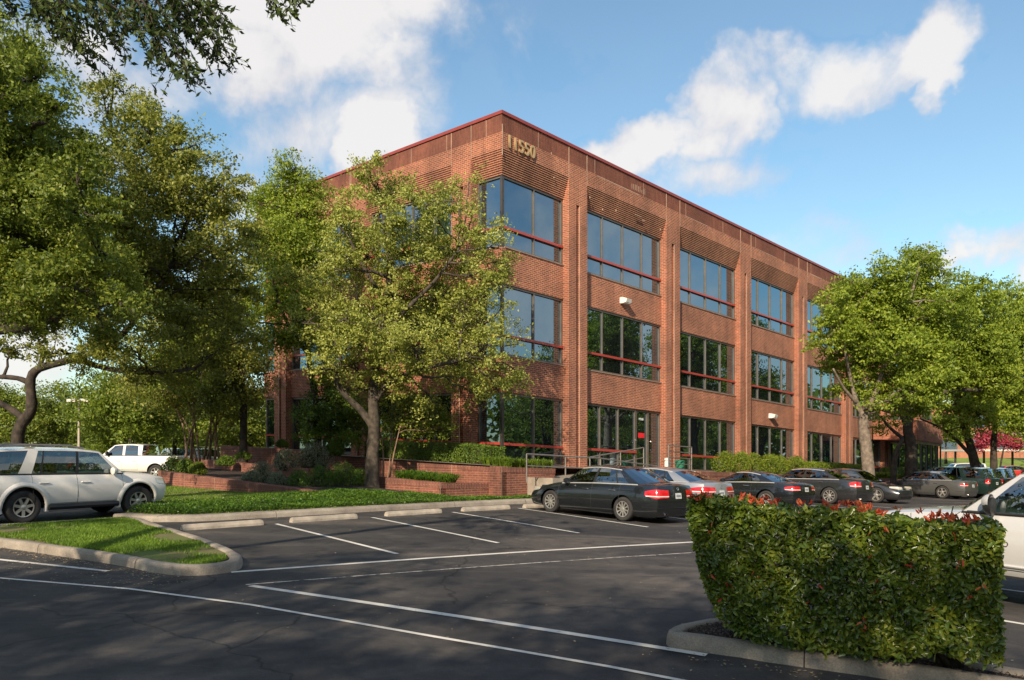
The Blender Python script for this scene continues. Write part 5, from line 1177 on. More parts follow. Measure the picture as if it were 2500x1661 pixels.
tree('oak_tree', 'dark limbed oak with a low twin trunk, middle one of the right hand trees', b0,
     [([base_at(2098, Y, 0), at(2100, 1040, Y), at(2092, 990, Y), at(2095, 960, Y), at(2080, 900, Y), at(2100, 830, Y), at(2120, 760, Y)], .38, .1), ([base_at(2058, Y, 0), at(2062, 1060, Y), at(2080, 1010, Y)], .2, .12), ([at(2080, 1010, Y), at(2050, 985, Y), at(2030, 960, Y)], .12, .06), ([at(2095, 965, Y), at(2130, 925, Y), at(2190, 900, Y), at(2260, 900, Y)], .22, .08), ([at(2090, 985, Y), at(2065, 920, Y), at(2040, 870, Y)], .16, .06), ([at(2100, 940, Y), at(2080, 870, Y), at(2100, 800, Y)], .14, .05)],
     LB([(2210, 660, 32), (2250, 680, 38), (2200, 720, 50), (2270, 740, 50), (2140, 740, 45), (2230, 790, 60), (2160, 800, 55), (2290, 810, 45), (2100, 850, 40), (2190, 860, 50), (2260, 870, 50), (2040, 980, 24), (2150, 920, 30), (2300, 870, 35), (2060, 960, 20)], Y, 1.8, 41),
     BRIGHTL, BARKD, 64000, .165, .48, 100, seed=41, flat=.45)
Y = 52; b0 = base_at(2265, Y, 0)
tree('oak_tree', 'leaning dark oak at the right edge with bright clumps over the far lawn', b0,
     [([base_at(2262, Y, 0), at(2240, 1040, Y), at(2228, 1000, Y), at(2215, 940, Y), at(2225, 880, Y)], .34, .12), ([at(2258, 1072, Y), at(2200, 1010, Y), at(2165, 985, Y), at(2120, 965, Y)], .15, .05), ([base_at(2292, Y, 0), at(2290, 1030, Y), at(2295, 980, Y), at(2310, 900, Y)], .26, .1)],
     LB([(2330, 690, 40), (2370, 740, 50), (2310, 760, 45), (2350, 820, 55), (2290, 840, 40), (2240, 900, 45), (2300, 910, 50), (2360, 900, 55), (2200, 930, 35), (2260, 950, 40), (2330, 960, 40), (2180, 970, 22), (2390, 960, 30), (2220, 985, 22)], Y, 1.8, 42),
     BRIGHTL, BARKD, 52000, .19, .55, 60, seed=42, flat=.45)

# far side of the right hand lot: bank, carports, pink tree, brick offices
def berm(x, y):
    t = min(1, max(0, (y-92)/14)); return gz(x, y)+2.1*t*t*(3-2*t)
sheet('grass_bank', [(22, 90), (110, 90), (130, 112), (20, 112)], .03, SUNLAWN, 'sunlit green bank beyond the far parked cars', 'grass bank', zf=berm)
for i, (x0, x1, y0, yb, lab) in enumerate(((50.2, 61, 88, 1036, 'low flat roofed carport over the far lawn, left one'), (63.5, 76, 86, 1048, 'low flat roofed carport at the right edge of the far lot'))):
    cpt = empty('carport', (x0, y0, 0), 0, lab, 'carport', 'far carports'); zz = at(0, yb, y0).z
    m = MB(); m.box((0, 0, zz-.22), (x1-x0, 5, zz)); m.build('roof', LAMPW, cpt)
    for k in range(4):
        m = MB(); x = .5+(x1-x0-1)*k/3; m.box((x-.08, 2.4, -1.0), (x+.08, 2.6, zz-.22)); m.build('post', FRAME, cpt)
fb = empty('far_brick_building', (40, 122, 0), 0, 'orange brick two storey offices half hidden by trees at far right', 'building')
def fbx(mb, x0, x1, y0, y1, z0, z1): mb.box((x0-40, y0-122, z0), (x1-40, y1-122, z1))
m = MB(); fbx(m, 60, 92, 122, 140, 1, 9.5); fbx(m, 92.1, 150, 126, 140, 1, 7.5); o = m.build('wall', FARB, fb); me = o.data; uvl = me.uv_layers.new(name='UVMap')
for pl in me.polygons:
    for li in pl.loop_indices: v = me.vertices[me.loops[li].vertex_index].co; uvl.data[li].uv = (v.x+v.y, v.z)
for k in range(7):
    for zz in (2.6, 6.2):
        m = MB(); fbx(m, 62+k*4.2, 64.4+k*4.2, 121.9, 122.1, zz, zz+1.9); m.build('window', GLASS, fb)
for k in range(9):
    m = MB(); fbx(m, 94+k*5, 98+k*5, 125.9, 126.1, 2.6, 4.6); m.build('window', GLASS, fb)
m = MB(); fbx(m, 59.7, 92.3, 121.7, 140.3, 9.5, 9.9); fbx(m, 92.3, 150.3, 125.6, 140.3, 7.5, 7.9); fbx(m, 60, 92, 121.4, 121.9, 5.0, 5.4); m.build('white_fascia', LAMPW, fb)
Y = 84; b0 = base_at(2300, Y); tree('pink_crape_myrtle', 'crape myrtle covered in pink red blossom behind the dark trunk', b0, [([b0, at(2290, 1040, Y), at(2280, 1010, Y)], .12, .06), ([b0, at(2312, 1040, Y), at(2320, 1010, Y)], .12, .06)],
     LB([(2268, 1006, 11), (2290, 1010, 12), (2320, 1014, 12), (2340, 1024, 9), (2252, 1026, 8)], Y, 1, 50), PINKL, BARKD, 9000, .22, .5, 50, seed=50)
for i, (bx, Yb, lo, lab) in enumerate(((2180, 95, [(2160, 985, 24), (2190, 975, 24), (2210, 1000, 22), (2150, 1010, 16)], 'small pale green tree before the far brick offices'), (2370, 100, [(2350, 960, 24), (2380, 980, 24)], 'green tree before the far brick offices at the right edge'))):
    b0 = base_at(bx, Yb, 1.5); tree('background_tree', lab, b0, [([b0, at(bx, 1000, Yb)], .15, .08)], LB(lo, Yb, 2, 60+i), YELL, BARK, 7000, .28, .7, 50, 'trees on the far bank', 60+i)

# hedges and planting round the building
def hedge(name, label, a, b_, width, z0, z1, lm, n, ls, group=None, round_=.25, rg=None, zt0=None, cat='hedge'):
    "clipped hedge from a to b with a soft rounded section; z as functions of the point"
    rg = rg or np.random.default_rng(n); a = Vector(a); b_ = Vector(b_); d = (b_-a); Ln = d.length; d.normalize(); nn = Vector((-d.y, d.x)); base = Vector((a.x, a.y, z0(a)))
    root = empty(name, base, 0, label, cat, group); C = []; O = []; pw = 4
    u = rg.uniform(-1, 1, n); th = rg.uniform(-.25*math.pi, 1.25*math.pi, n); cs, sn = np.cos(th), np.sin(th)
    rr = (np.abs(cs)**pw+np.abs(sn)**pw)**(-1/pw); dep = 1-rg.uniform(0, 1, n)**2.2*.35
    endf = (1-np.abs(u)**14*.35)
    hy = cs*rr*dep*endf*width/2; hz = (sn*rr*dep*endf*.5+.5)
    wob = 1+.05*np.sin(u*Ln*2.1+1)+.03*np.sin(u*Ln*5.3+hy*3)
    k = int(n*.06*width/max(.5, Ln*.12)); 
    for i in range(n):
        p = a+d*(u[i]*.5+.5)*Ln+nn*float(hy[i]*wob[i]); h0, h1 = z0(p), z1(p)
        C.append((p.x, p.y, h0+(h1-h0)*float(np.clip(hz[i], 0, 1.2))*(1+(wob[i]-1)*.5))); O.append((nn.x*cs[i], nn.y*cs[i], sn[i]))
    ne = int(n*width/(Ln*1.6))
    for s_, e in ((-1, a), (1, b_)):
        for i in range(ne):
            q, w = rg.uniform(-.9, .9), rg.uniform(0.02, .95); p = e+nn*float(q*width/2)+d*s_*rg.uniform(-.12, .0); h0, h1 = z0(p), z1(p); C.append((p.x, p.y, h0+(h1-h0)*w)); O.append((d.x*s_, d.y*s_, .2))
    leaves('foliage', np.array(C)-np.array(base), ls, lm, root, .55, .2, np.array(O)*1.2, rng=rg)
    m = MB()
    for i in range(int(Ln*6)):
        p = a+d*rg.uniform(.1, Ln-.1)+nn*rg.uniform(-.2, .2)*width; q = p+d*rg.uniform(-.3, .3)+nn*rg.uniform(-.35, .35)*width
        m.tube([Vector((p.x, p.y, z0(p)-.05))-base, Vector((q.x, q.y, z0(q)+(z1(q)-z0(q))*.8))-base], [.022, .008], 4, False)
    m.build('stems', BARKD, root)
    return root
hA = P3+DR*1.15+DL*1.5; hB = P3+DR*1.3+DL*9.5
hedge('clipped_hedge', 'long dark clipped hedge on the tall brick planter under the corner windows', hA, hB, 1.3, lambda p: zt3(p)-.05, lambda p: zt3(p)+.80, HEDGEL, 26000, .055)
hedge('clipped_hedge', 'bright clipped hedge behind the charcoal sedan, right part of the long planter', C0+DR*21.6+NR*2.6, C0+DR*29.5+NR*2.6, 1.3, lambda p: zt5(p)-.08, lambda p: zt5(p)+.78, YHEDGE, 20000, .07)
hedge('clipped_hedge', 'dim low hedge far along the planter behind the right hand trunks', C0+DR*35+NR*2.4, C0+DR*50+NR*2.4, 1.2, lambda p: zt5(p)-.08, lambda p: zt5(p)+.75, HEDGEL, 14000, .09)
rg = np.random.default_rng(8)
for i in range(9):
    p = C0+DR*(12.7+i*1.02)+NR*(2.45+.3*math.sin(i*2)); z = zt5(p)
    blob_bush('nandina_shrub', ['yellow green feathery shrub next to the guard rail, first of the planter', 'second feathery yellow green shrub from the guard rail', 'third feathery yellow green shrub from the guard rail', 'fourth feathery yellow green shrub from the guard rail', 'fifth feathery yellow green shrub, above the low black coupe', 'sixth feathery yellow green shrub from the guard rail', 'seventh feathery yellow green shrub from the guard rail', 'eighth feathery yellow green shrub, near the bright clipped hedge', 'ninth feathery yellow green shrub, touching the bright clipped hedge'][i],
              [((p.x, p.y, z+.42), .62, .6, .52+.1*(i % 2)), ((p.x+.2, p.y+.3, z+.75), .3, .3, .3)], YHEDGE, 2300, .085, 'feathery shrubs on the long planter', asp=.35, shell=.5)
def tufts(name, label, pts, h, n_each, m, w=.018, cat='grass clump', kind=None, group=None, spread=.12, lean_=.5, root_at=None):
    "arching strap leaves"
    V = []; F = []; RV = []
    o = Vector(pts[0])
    for p in pts:
        p = Vector(p)-o
        for k in range(n_each):
            a = random.uniform(0, 6.28); hh = h*random.uniform(.6, 1.15); ln = lean_*random.uniform(.3, 1.9)*hh; b0 = p+Vector((random.uniform(-1, 1)*spread, random.uniform(-1, 1)*spread, 0)); d = Vector((math.cos(a), math.sin(a), 0)); s_ = Vector((-d.y, d.x, 0))*w; i = len(V); r_ = random.random()
            dp = hh*(1-.55*min(1, ln/hh)); V += [b0-s_, b0+s_, b0+d*ln*.45+Vector((0, 0, hh*.72))+s_*.8, b0+d*ln*.45+Vector((0, 0, hh*.72))-s_*.8, b0+d*ln*1.1+Vector((0, 0, dp))]
            F += [(i, i+1, i+2, i+3), (i+3, i+2, i+4, i+4)]; RV += [r_]*5
    V = np.array([tuple(v) for v in V]); F = np.array(F)
    me_f = F.copy(); 
    q = [f for f in F if f[2] != f[3]]; t = [f[:3] for f in F if f[2] == f[3]]
    me = bpy.data.meshes.new(name); me.from_pydata([tuple(v) for v in V], [], [tuple(map(int, f)) for f in q]+[tuple(map(int, f)) for f in t])
    a_ = me.attributes.new('rnd', 'FLOAT', 'POINT'); a_.data.foreach_set('value', np.array(RV, np.float32)); me.update()
    ob = link(name, me, m); ob.location = o
    return tag(ob, label, cat, group, kind)
pts = [P3+DR*.55+DL*(.2+.28*i)+DR*(.3*(i % 2)) for i in range(6)]+[P3+DR*(.5+.35*i)+DL*.35 for i in range(8)]
tufts('ornamental_grass', 'light green ornamental grass at the corner of the tall brick planter', [(p.x, p.y, zt3(p)-.08) for p in pts], .5, 120, leafmat('fresh_grass', (.06, .11, .015), (.14, .23, .02), (.26, .34, .04), .35), cat='ornamental grass')
for i, t_ in enumerate((.5, 1.3, 2.1, 2.9)):
    p = q4+DL*t_+DR*.7; tufts('liriope_clump', ['strap leaved clump at the right end of the low planter', 'second strap leaved clump from the right in the low planter', 'third strap leaved clump from the right in the low planter', 'strap leaved clump nearest the oak trunk in the low planter'][i], [(p.x+random.uniform(-.3, .3), p.y+random.uniform(-.3, .3), zt4(p)-.1) for _ in range(4)], .5, 120, JASM, .014, 'plant', None, 'strap leaved clumps in the low planter', .16, .8)
pts = [C0+DR*(29.6+.35*i)+NR*(2.5+.5*random.random()) for i in range(16)]
tufts('ornamental_grass', 'sunlit grass strip right of the bright clipped hedge, below the fourth column', [(p.x, p.y, zt5(p)-.08) for p in pts], .55, 110, YHEDGE, .02, cat='ornamental grass')
# shrubs on the terraces at left: (x, y, Y, radius px, material, leaf, label)
SH = [(398, 1075, 34.5, 26, HEDGEL, .07, 'leftmost rounded green hedge ball on the low brick wall', 1.1), (430, 1078, 33.8, 24, HEDGEL, .07, 'second rounded green hedge ball on the low brick wall', 1.0), (458, 1080, 33.2, 20, YELL, .06, 'thin yellow green shrub beside the rounded hedge balls', .9),
      (600, 1088, 30.2, 32, GREYL, .05, 'grey green sage bush above the low wall, left one', .9), (580, 1100, 29.6, 22, GREYL, .05, 'small grey green sage bush at the foot of the middle terrace wall', .8), (640, 1105, 29.2, 26, GREYL, .05, 'grey green sage bush above the low wall, right one', .8), (660, 1060, 33.5, 30, GREYL, .055, 'taller silvery sage bush under the ground floor windows', 1.0), (725, 1050, 33.5, 40, GREYL, .055, 'big silvery sage bush left of the clipped hedge', .9),
      (690, 1105, 28.7, 28, JASM, .055, 'feathery green shrub left of the oak, first of three', 1.0), (738, 1100, 28.6, 34, JASM, .055, 'feathery green shrub left of the oak, middle of three', .95), (790, 1095, 28.9, 38, JASM, .055, 'feathery green shrub touching the oak trunk, last of three', .95), (830, 1105, 29.9, 24, JASM, .055, 'small feathery shrub half behind the oak trunk', 1.2),
      (770, 1035, 34.0, 24, HEDGEL, .06, 'loose green shrub at the left end of the clipped hedge', .8), (520, 1062, 36.0, 20, HEDGEL, .07, 'small green shrub on the middle terrace', .7), (560, 1050, 37.0, 18, HEDGEL, .07, 'small dark shrub on the terrace below the left windows', .7), (650, 1022, 39.0, 14, HEDGEL, .08, 'little shrub under the left window', .8)]
for (x, y, Yb, r_, lm, ls_, lab, sq) in SH:
    c = at(x, y, Yb); q = r_/1823.8*Yb; rr = random.Random(x)
    bl = [((c.x+q*dx+rr.uniform(-.1, .1)*q, c.y+q*dy, c.z+q*dz*sq), q*f, q*f*.9, q*f*sq) for dx, dy, dz, f in ((0, 0, 0, .85), (-.55, .1, -.2, .6), (.55, -.1, -.25, .6), (.15, -.2, .4, .5), (-.3, .2, .35, .45))]
    blob_bush('terrace_shrub', lab, bl, lm, int(2600+q*1400), ls_, 'shrubs on the brick terraces', asp=.32 if lm is JASM else .5, shell=.45, up=.3)

# ground cover, lawns
def scatter(poly, n, rg, keep=None):
    poly = [tuple(p) for p in poly]; X = np.array(poly); lo, hi = X.min(0), X.max(0); out = []
    while sum(len(o) for o in out) < n:
        p = rg.uniform(lo, hi, (n*2, 2)); ins = np.zeros(len(p), bool); j = len(X)-1
        for i in range(len(X)):
            c_ = ((X[i, 1] > p[:, 1]) != (X[j, 1] > p[:, 1])) & (p[:, 0] < (X[j, 0]-X[i, 0])*(p[:, 1]-X[i, 1])/(X[j, 1]-X[i, 1]+1e-12)+X[i, 0]); ins ^= c_; j = i
        p = p[ins]
        if keep is not None: p = p[keep(p)]
        out.append(p)
    return np.concatenate(out)[:n]
def blades(name, P2, zf, h, m, label, cat, w=.012):
    n = len(P2); rg = np.random.default_rng(n); z = np.array([zf(x, y) for x, y in P2]); B = np.column_stack([P2, z]); a = rg.uniform(0, 6.28, n); hh = h*rg.uniform(.5, 1.3, n)
    d = np.column_stack([np.cos(a), np.sin(a), np.zeros(n)]); s_ = np.column_stack([-np.sin(a), np.cos(a), np.zeros(n)])*w; up = np.array([0, 0, 1.])
    V = np.stack([B-s_, B+s_, B+d*(hh*rg.uniform(.1, .8, n))[:, None]+up*hh[:, None]], 1).reshape(-1, 3)
    return tag(npmesh(name, V, np.arange(3*n).reshape(n, 3), m, None, np.repeat(rg.uniform(0, 1, n), 3)), label, cat, kind='stuff')
rg = np.random.default_rng(99)
def patchy(p): v = np.sin(p[:, 0]*1.7+p[:, 1]*.6)+np.sin(p[:, 1]*2.3-p[:, 0]*1.1)+np.sin(p[:, 0]*4.1+p[:, 1]*3.7)*.6; return rg.uniform(-1.4, 1.0, len(p)) < v+.1
blades('grass', scatter(islin, 52000, rg, patchy), lambda x, y: gz(x, y)+.12, .055, GRASSB, 'short patchy grass growing on the pointed island', 'grass', .009)
blades('grass', scatter([q for q in lw if True], 90000, rg, lambda p: p[:, 1] < 36), lambda x, y: lawnz(x, y)+.05, .07, GRASSB, 'lawn grass between the ground cover and the brick planters', 'grass', .014)
gcp = [(-9.7, 20.0), (-8.9, 19.5), (-7.95, 19.6), (-6.9, 20.5), (-5.3, 21.95), (-4.1, 23.15), (-2.2, 24.9), (-.4, 26.6), (.9, 27.9), (.5, 28.4), (-1.3, 27.0), (-2.4, 26.9), (-4.6, 29.0), (-5.4, 28.2), (-5.9, 25.0), (-8.2, 23.0), (-9.6, 21.3)]
p2 = scatter(gcp, 62000, rg); zz = np.array([lawnz(x, y)+.06 for x, y in p2]); hgt = .10+.13*np.clip((24.5-p2[:, 1])/4, 0, 1)
C = np.column_stack([p2, zz+rg.uniform(0, 1, len(p2))**.6*hgt*(1+.25*np.sin(p2[:, 0]*3)*np.cos(p2[:, 1]*2.7))])
tag(leaves('ground_cover', C, .055, JASM, None, .6, .8), 'glossy dark green ground cover along the long kerb', 'ground cover', kind='stuff')
# fallen leaves and grit on the asphalt and in the mulch
p2 = np.concatenate([scatter([(-9, 11), (4, 6), (7, 22), (-3, 24)], 420, rg), scatter([(-12, 12.5), (-5, 10.5), (-4.3, 12), (-9, 14.3)], 700, rg), scatter([(-9.4, 14.2), (-5.2, 11.5), (-5.1, 11.75), (-9.3, 14.55)], 420, rg), scatter([(1.7, 7.7), (4.4, 6.3), (4.5, 6.6), (1.75, 8.0)], 130, rg), scatter([(-6.6, 19.9), (-.1, 26.0), (0, 25.7), (-6.5, 19.6)], 160, rg), scatter([(1.2, 6), (5, 4.5), (6, 8), (2, 9.5)], 120, rg)])
C = np.column_stack([p2, [gz(x, y)+.012 for x, y in p2]])
tag(leaves('fallen_leaves', C, .035, leafmat('dry_leaves', (.10, .06, .03), (.30, .22, .12), (.45, .40, .28), .1), None, .6, 3), 'scattered dry fallen leaves and litter on the asphalt', 'fallen leaves', kind='stuff')
p2 = scatter(rin, 2600, rg); C = np.column_stack([p2, [gz(x, y)+.135 for x, y in p2]])
tag(leaves('mulch_chips', C, .04, leafmat('mulch_bits', (.02, .012, .008), (.07, .045, .03), (.20, .13, .085), .05), None, .3, 1.2), 'loose dark mulch chips and leaf litter under the near hedge', 'mulch', kind='stuff')

# near photinia hedge
def photinia():
    rg = np.random.default_rng(4); a = Vector((2.02, 8.5)); b_ = Vector((4.42, 7.2)); d = (b_-a); Ln = d.length; d.normalize(); nn = Vector((-d.y, d.x)); zb0 = .25; base = Vector((2.9, 7.8, gz(2.9, 7.8)+.12))
    root = empty('photinia_hedge', base, 0, 'clipped near hedge with glossy green leaves and red new tips', 'hedge')
    wid = .95; ztop = lambda x: 1.52+.025*math.sin(x*5.3)+.018*math.sin(x*17)-.035*x
    def low(u):  # underside: left end undercut, right end open beneath
        return np.interp(u, [0, .04, .09, .16, .24, .5, .70, .82, 1.0], [.85, .58, .38, .25, .20, .18, .20, .32, .28])
    C, O, D = [], [], []
    n = 22500
    while len(C) < n:
        f = rg.uniform(); u = rg.uniform(-.005, 1.005)
        if f < .46: v = -1+rg.exponential(.07); w = rg.uniform(0, 1.02); o_ = -nn   # camera side
        elif f < .62: v = 1-rg.exponential(.1); w = rg.uniform(0, 1); o_ = nn
        elif f < .84: v = rg.uniform(-1, 1); w = 1.0-rg.exponential(.04); o_ = Vector((0, 0))
        elif f < .93: u = rg.exponential(.02) if rg.uniform() < .5 else 1-rg.exponential(.02); v = rg.uniform(-1, 1); w = rg.uniform(0, 1); o_ = d*(1 if u > .5 else -1)
        else: v = rg.uniform(-.8, .8); w = rg.uniform(0, .95); o_ = Vector((0, 0))
        lo_ = float(low(u)); L0 = 0.05*max(0, 1-w)**1.3 if u < .3 else 0
        bul = 1+.06*math.sin(u*9+w*5)+.05*math.sin(u*23+w*11)
        p = a+d*((u*(1-L0*(1-u/.3 if u < .3 else 0))+L0*(1-u/.3 if u < .3 else 0)*1.0)*Ln)+nn*(v*wid/2*bul)
        zg = gz(p.x, p.y); z = zg+lo_+(ztop(u*Ln)-lo_-.0)*w+rg.normal()*.018
        nz = .9 if f >= .62 and f < .84 else .35
        C.append((p.x, p.y, z)); O.append((o_.x*1.1, o_.y*1.1, nz)); D.append((o_.x*.8+rg.normal()*.4, o_.y*.8+rg.normal()*.4, rg.normal()*.5+.15))
    C = np.array(C)-np.array(base); O = np.array(O); D = np.array(D)
    leaves('foliage', C, .075, PHOT, root, .42, .1, O, .35, D, fold=True, rng=rg)
    # red new growth: upright sprays, mostly along the top left
    RC, RD = [], []
    for k in range(98):
        if k < 64: u = rg.uniform(0, 1)**1.7*.98; v = rg.uniform(-1, .6); w = rg.uniform(.985, 1.03)
        else: u = rg.uniform(.03, 1); v = -1.03; w = rg.uniform(.1, .95)
        p = a+d*u*Ln+nn*v*wid/2; z = gz(p.x, p.y)+.25+(ztop(u)-.25)*w
        for j in range(rg.integers(4, 9) if k < 64 else rg.integers(1, 4)):
            dd = np.array([rg.normal()*.45, rg.normal()*.45, 1.0 if k < 64 else rg.normal()*.7]); RC.append(np.array([p.x, p.y, z])+dd/np.linalg.norm(dd)*.035+rg.normal(size=3)*.008); RD.append(dd*1.3)
    rt = leaves('red_tips', np.array(RC)-np.array(base), .068, PHOTR, root, .34, 0, None, .3, np.array(RD), fold=True, rng=rg)
    rt['kind'] = 'stuff'
    m = MB()
    for (u, r0, k) in ((.15, .018, 5), (.22, .02, 4), (.4, .02, 5), (.60, .025, 4), (.86, .04, 9)):
        for j in range(k):
            p = a+d*(u*Ln+rg.normal()*.03); p0 = Vector((p.x+rg.normal()*.035, p.y+rg.normal()*.05, gz(p.x, p.y)+.08)); q = a+d*np.clip(u+rg.normal()*.16, .03, .97)*Ln+nn*rg.uniform(-.42, .42); zz_ = gz(q.x, q.y)+rg.uniform(.9, 1.45)
            mid = p0.lerp(Vector((q.x, q.y, zz_)), .45)+Vector((rg.normal()*.05, rg.normal()*.05, .06)); m.tube([p0-base, mid-base, Vector((q.x, q.y, zz_))-base], [r0*rg.uniform(.7, 1.1), r0*.6, .005], 6)
    for k in range(240):
        u = rg.uniform(.14, .96); p = a+d*u*Ln+nn*rg.uniform(-.9, .5)*wid/2; z = gz(p.x, p.y)+rg.uniform(float(low(u)), 1.5); dd = Vector((rg.normal(), rg.normal()-.5, rg.normal()+.7)).normalized()*rg.uniform(.15, .35); p = Vector((p.x, p.y, z)); m.tube([p-dd*.5-base, p+Vector((rg.normal(), rg.normal(), rg.normal()))*.02-base, p+dd*.5-base], [.006, .005, .003], 4, False)
    # bare vine stems on the undercut left end
    for k in range(7):
        p0 = a+d*(.17+rg.uniform(-.03, .08))*Ln+nn*rg.uniform(-.4, .1); q = a+d*rg.uniform(-.01, .06)*Ln+nn*rg.uniform(-.45, .2); A = Vector((p0.x, p0.y, gz(p0.x, p0.y)+.2)); B = Vector((q.x, q.y, gz(q.x, q.y)+rg.uniform(1.1, 1.4)))
        m.tube([A-base, A.lerp(B, .4)+Vector((-.05, 0, 0))-base, A.lerp(B, .75)+Vector((-.02, 0, .0))-base, B-base], [.009, .007, .006, .004], 5, False)
    m.build('branches', BARKD, root, smooth=True)
photinia()

# overhanging oak whose boughs hang into the top left of the view
def overhang():
    rg = np.random.default_rng(21); rr = random.Random(21); base = Vector((-9.5, 4.5, gz(-9.5, 4.5))); root = empty('overhanging_oak', base, 0, 'leafy oak boughs hanging into the top left corner of the sky', 'tree')
    tr = MB(); B0 = Vector((-8.6, 6.0, 5.5)); tr.tube([Vector((0, 0, -.1)), Vector((.1, .2, 2)), Vector((.4, .8, 4)), B0-base], [.4, .33, .28, .22], 12); tr.tube([Vector((.4, .8, 4)), Vector((-1.5, 0, 6.5)), Vector((-3, -1, 9))], [.22, .18, .1], 10); tr.build('trunk', BARKD, root, smooth=True)
    br = MB(); C = []; D = []
    # boughs: start and end seen positions
    Yq = 9.0
    main = [(B0, at(60, -130, Yq), at(330, -70, Yq)), (B0, at(250, -140, Yq+.5), at(560, -90, Yq+.4)), (B0, at(60, -200, Yq), at(-60, -60, Yq))]
    for a, b_, c in main: br.tube([p-base for p in (a, a.lerp(b_, .5)+Vector((0, 0, .3)), b_, c)], [.12, .09, .06, .03], 8)
    sprays = [((120, -30), (185, 105)), ((230, -40), (290, 130)), ((280, -30), (350, 120)), ((320, -30), (400, 165)), ((360, -30), (470, 120)), ((400, -20), (500, 130)), ((330, 20), (430, 185)), ((150, -20), (175, 60)), ((430, -30), (530, 130)), ((200, -20), (250, 90)), ((80, -30), (110, 45)), ((90, -30), (200, 140)), ((160, -40), (215, 125)), ((60, -30), (130, 60)), ((200, -40), (330, 100)), ((260, -40), (300, 60)), ((300, -50), (440, 180)), ((340, -40), (430, 140)), ((350, -60), (535, 140)), ((400, -60), (500, 100)), ((420, -50), (520, 60)), ((380, -30), (470, 60)), ((20, -60), (90, 20)), ((140, -60), (260, 40)), ((240, -60), (380, 60)), ((330, -60), (420, 10)), ((470, -60), (510, 40)), ((180, -50), (225, 60)), ((600, -50), (640, 30)), ((620, -50), (690, 8)), ((-30, -40), (30, 10)), ((300, -20), (385, 150)), ((390, 0), (445, 100)), ((100, -20), (160, 90))]
    for (s, e) in sprays:
        Y0 = Yq+rr.uniform(-.7, .7); a = at(*s, Y0); b_ = at(*e, Y0+rr.uniform(-.3, .3)); pts = curve_pts(a, b_, .05, 6, .09, rr); br.tube([p-base for p in pts], [.02, .016, .013, .01, .008, .006, .004], 4, False)
        for i in range(1, 7):
            for q in range(3 if i < 3 else 3):
                o_ = pts[i]; dd = (b_-a).normalized()*.6+Vector((rr.uniform(-1, 1), rr.uniform(-.7, .7), rr.uniform(-.9, .4))); dd.normalize(); L_ = rr.uniform(.12, .34); e_ = o_+dd*L_; br.tube([o_-base, e_-base], [.005, .002], 3, False)
                m_ = int(L_*36)
                for j in range(m_):
                    t = j/m_; C.append(np.array(o_.lerp(e_, t))+rg.normal(size=3)*.015); D.append(np.array(dd)*.9+rg.normal(size=3)*.6)
    # upper crown, out of sight above the frame, which throws the dappled shade
    for k in range(70):
        c = np.array([rr.uniform(-14, -3.0), rr.uniform(1, 10.5), rr.uniform(7.8, 11.5)]); m_ = 130; C.append(c+rg.normal(size=(m_, 3))*np.array([.6, .6, .35])); D.append(rg.normal(size=(m_, 3)))
    C = np.concatenate([np.atleast_2d(c) for c in C]); D = np.concatenate([np.atleast_2d(c) for c in D])
    # keep the view clear except for the hanging sprays
    px = C[:, 0]/np.maximum(C[:, 1], .1)*1823.8+1180; py = 1047.9-(C[:, 2]-CZ)/np.maximum(C[:, 1], .1)*1823.8
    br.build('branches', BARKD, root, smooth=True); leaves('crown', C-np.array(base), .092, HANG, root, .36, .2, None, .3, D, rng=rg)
overhang()

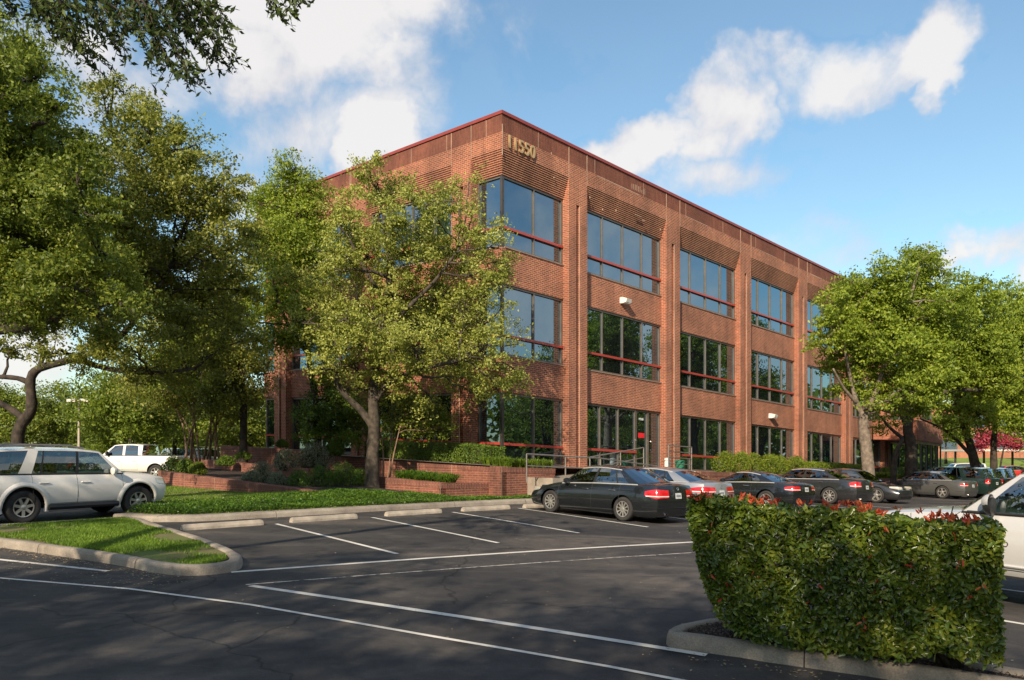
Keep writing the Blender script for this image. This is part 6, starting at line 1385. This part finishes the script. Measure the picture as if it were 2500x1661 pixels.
# trees outside the view that the glass mirrors and that shade the lot
def generic(x, y, h, r_, lm, label, seed, n=16000, group='trees behind the viewer', ls=.22, stem=None):
    b0 = G(x, y, -.1); rr = random.Random(seed); lo = []
    for k in range(11):
        a = rr.uniform(0, 6.28); q = rr.uniform(.1, .75)*r_; lo.append((b0+Vector((math.cos(a)*q, math.sin(a)*q, h*rr.uniform(.45, .88))), r_*rr.uniform(.28, .42), r_*rr.uniform(.25, .38)))
    return tree('oak_tree', label, b0, [([b0, b0+Vector((.2, .1, h*.3)), b0+Vector((0, .2, h*.6))], .3, .12), ([b0+Vector((.2, .1, h*.3)), b0+Vector((1.6, .4, h*.55))], .16, .08), ([b0+Vector((.1, .1, h*.28)), b0+Vector((-1.5, -.4, h*.5))], .16, .08)], lo, lm, BARKD, n, ls, .6, 60, group, seed)
g1 = generic(30, 27, 11, 6.0, BRIGHTL, 'oak across the aisle to the right of the view, mirrored in the office glass', 70, 24000, 'trees to the right of the viewer', .2)
g2 = generic(38, 36, 12, 6.5, OAKD2, 'oak mirrored in the middle bays of the office glass', 71, 24000, 'trees to the right of the viewer', .2)
def dup(src, x, y, yaw, label, sc_=1.):
    c = copy_tree(src); c.location = G(x, y, -.1); c.rotation_euler = (0, 0, yaw); c.scale = (sc_,)*3; c['label'] = label; return c
dup(g1, 46, 46, 1, 'oak outside the right edge, third in its row'); dup(g2, 27, 16, 2, 'oak outside the right edge, nearest the viewer', .85); dup(g2, 46, 26, 3, 'oak of the second row outside the right edge', 1.1); dup(g1, 54, 38, 4, 'tall oak of the second row outside the right edge', 1.1); dup(g2, 60, 52, .5, 'far oak outside the right edge')
dup(g1, 38, 12, 5, 'low oak outside the right edge beside the drive', .9)
g3 = generic(-3.5, -7.5, 10.5, 5.0, OAKD, 'oak standing behind the viewer at left, shading the near asphalt', 72, 15000)
dup(g3, 5.5, -8.5, 1.5, 'oak standing straight behind the viewer'); dup(g3, -14, -6, 2.5, 'oak behind the viewer at far left', 1.1); dup(g3, 14, -9, 4, 'oak behind the viewer at right', 1.0); dup(g3, -9, -5, .7, 'oak behind the viewer, between the two at left', 1.0); dup(g3, -19, 6, 3.4, 'oak outside the left edge of the view', 1.1)
print('objects', len(bpy.data.objects), 'polys', sum(len(m.polygons) for m in bpy.data.meshes))
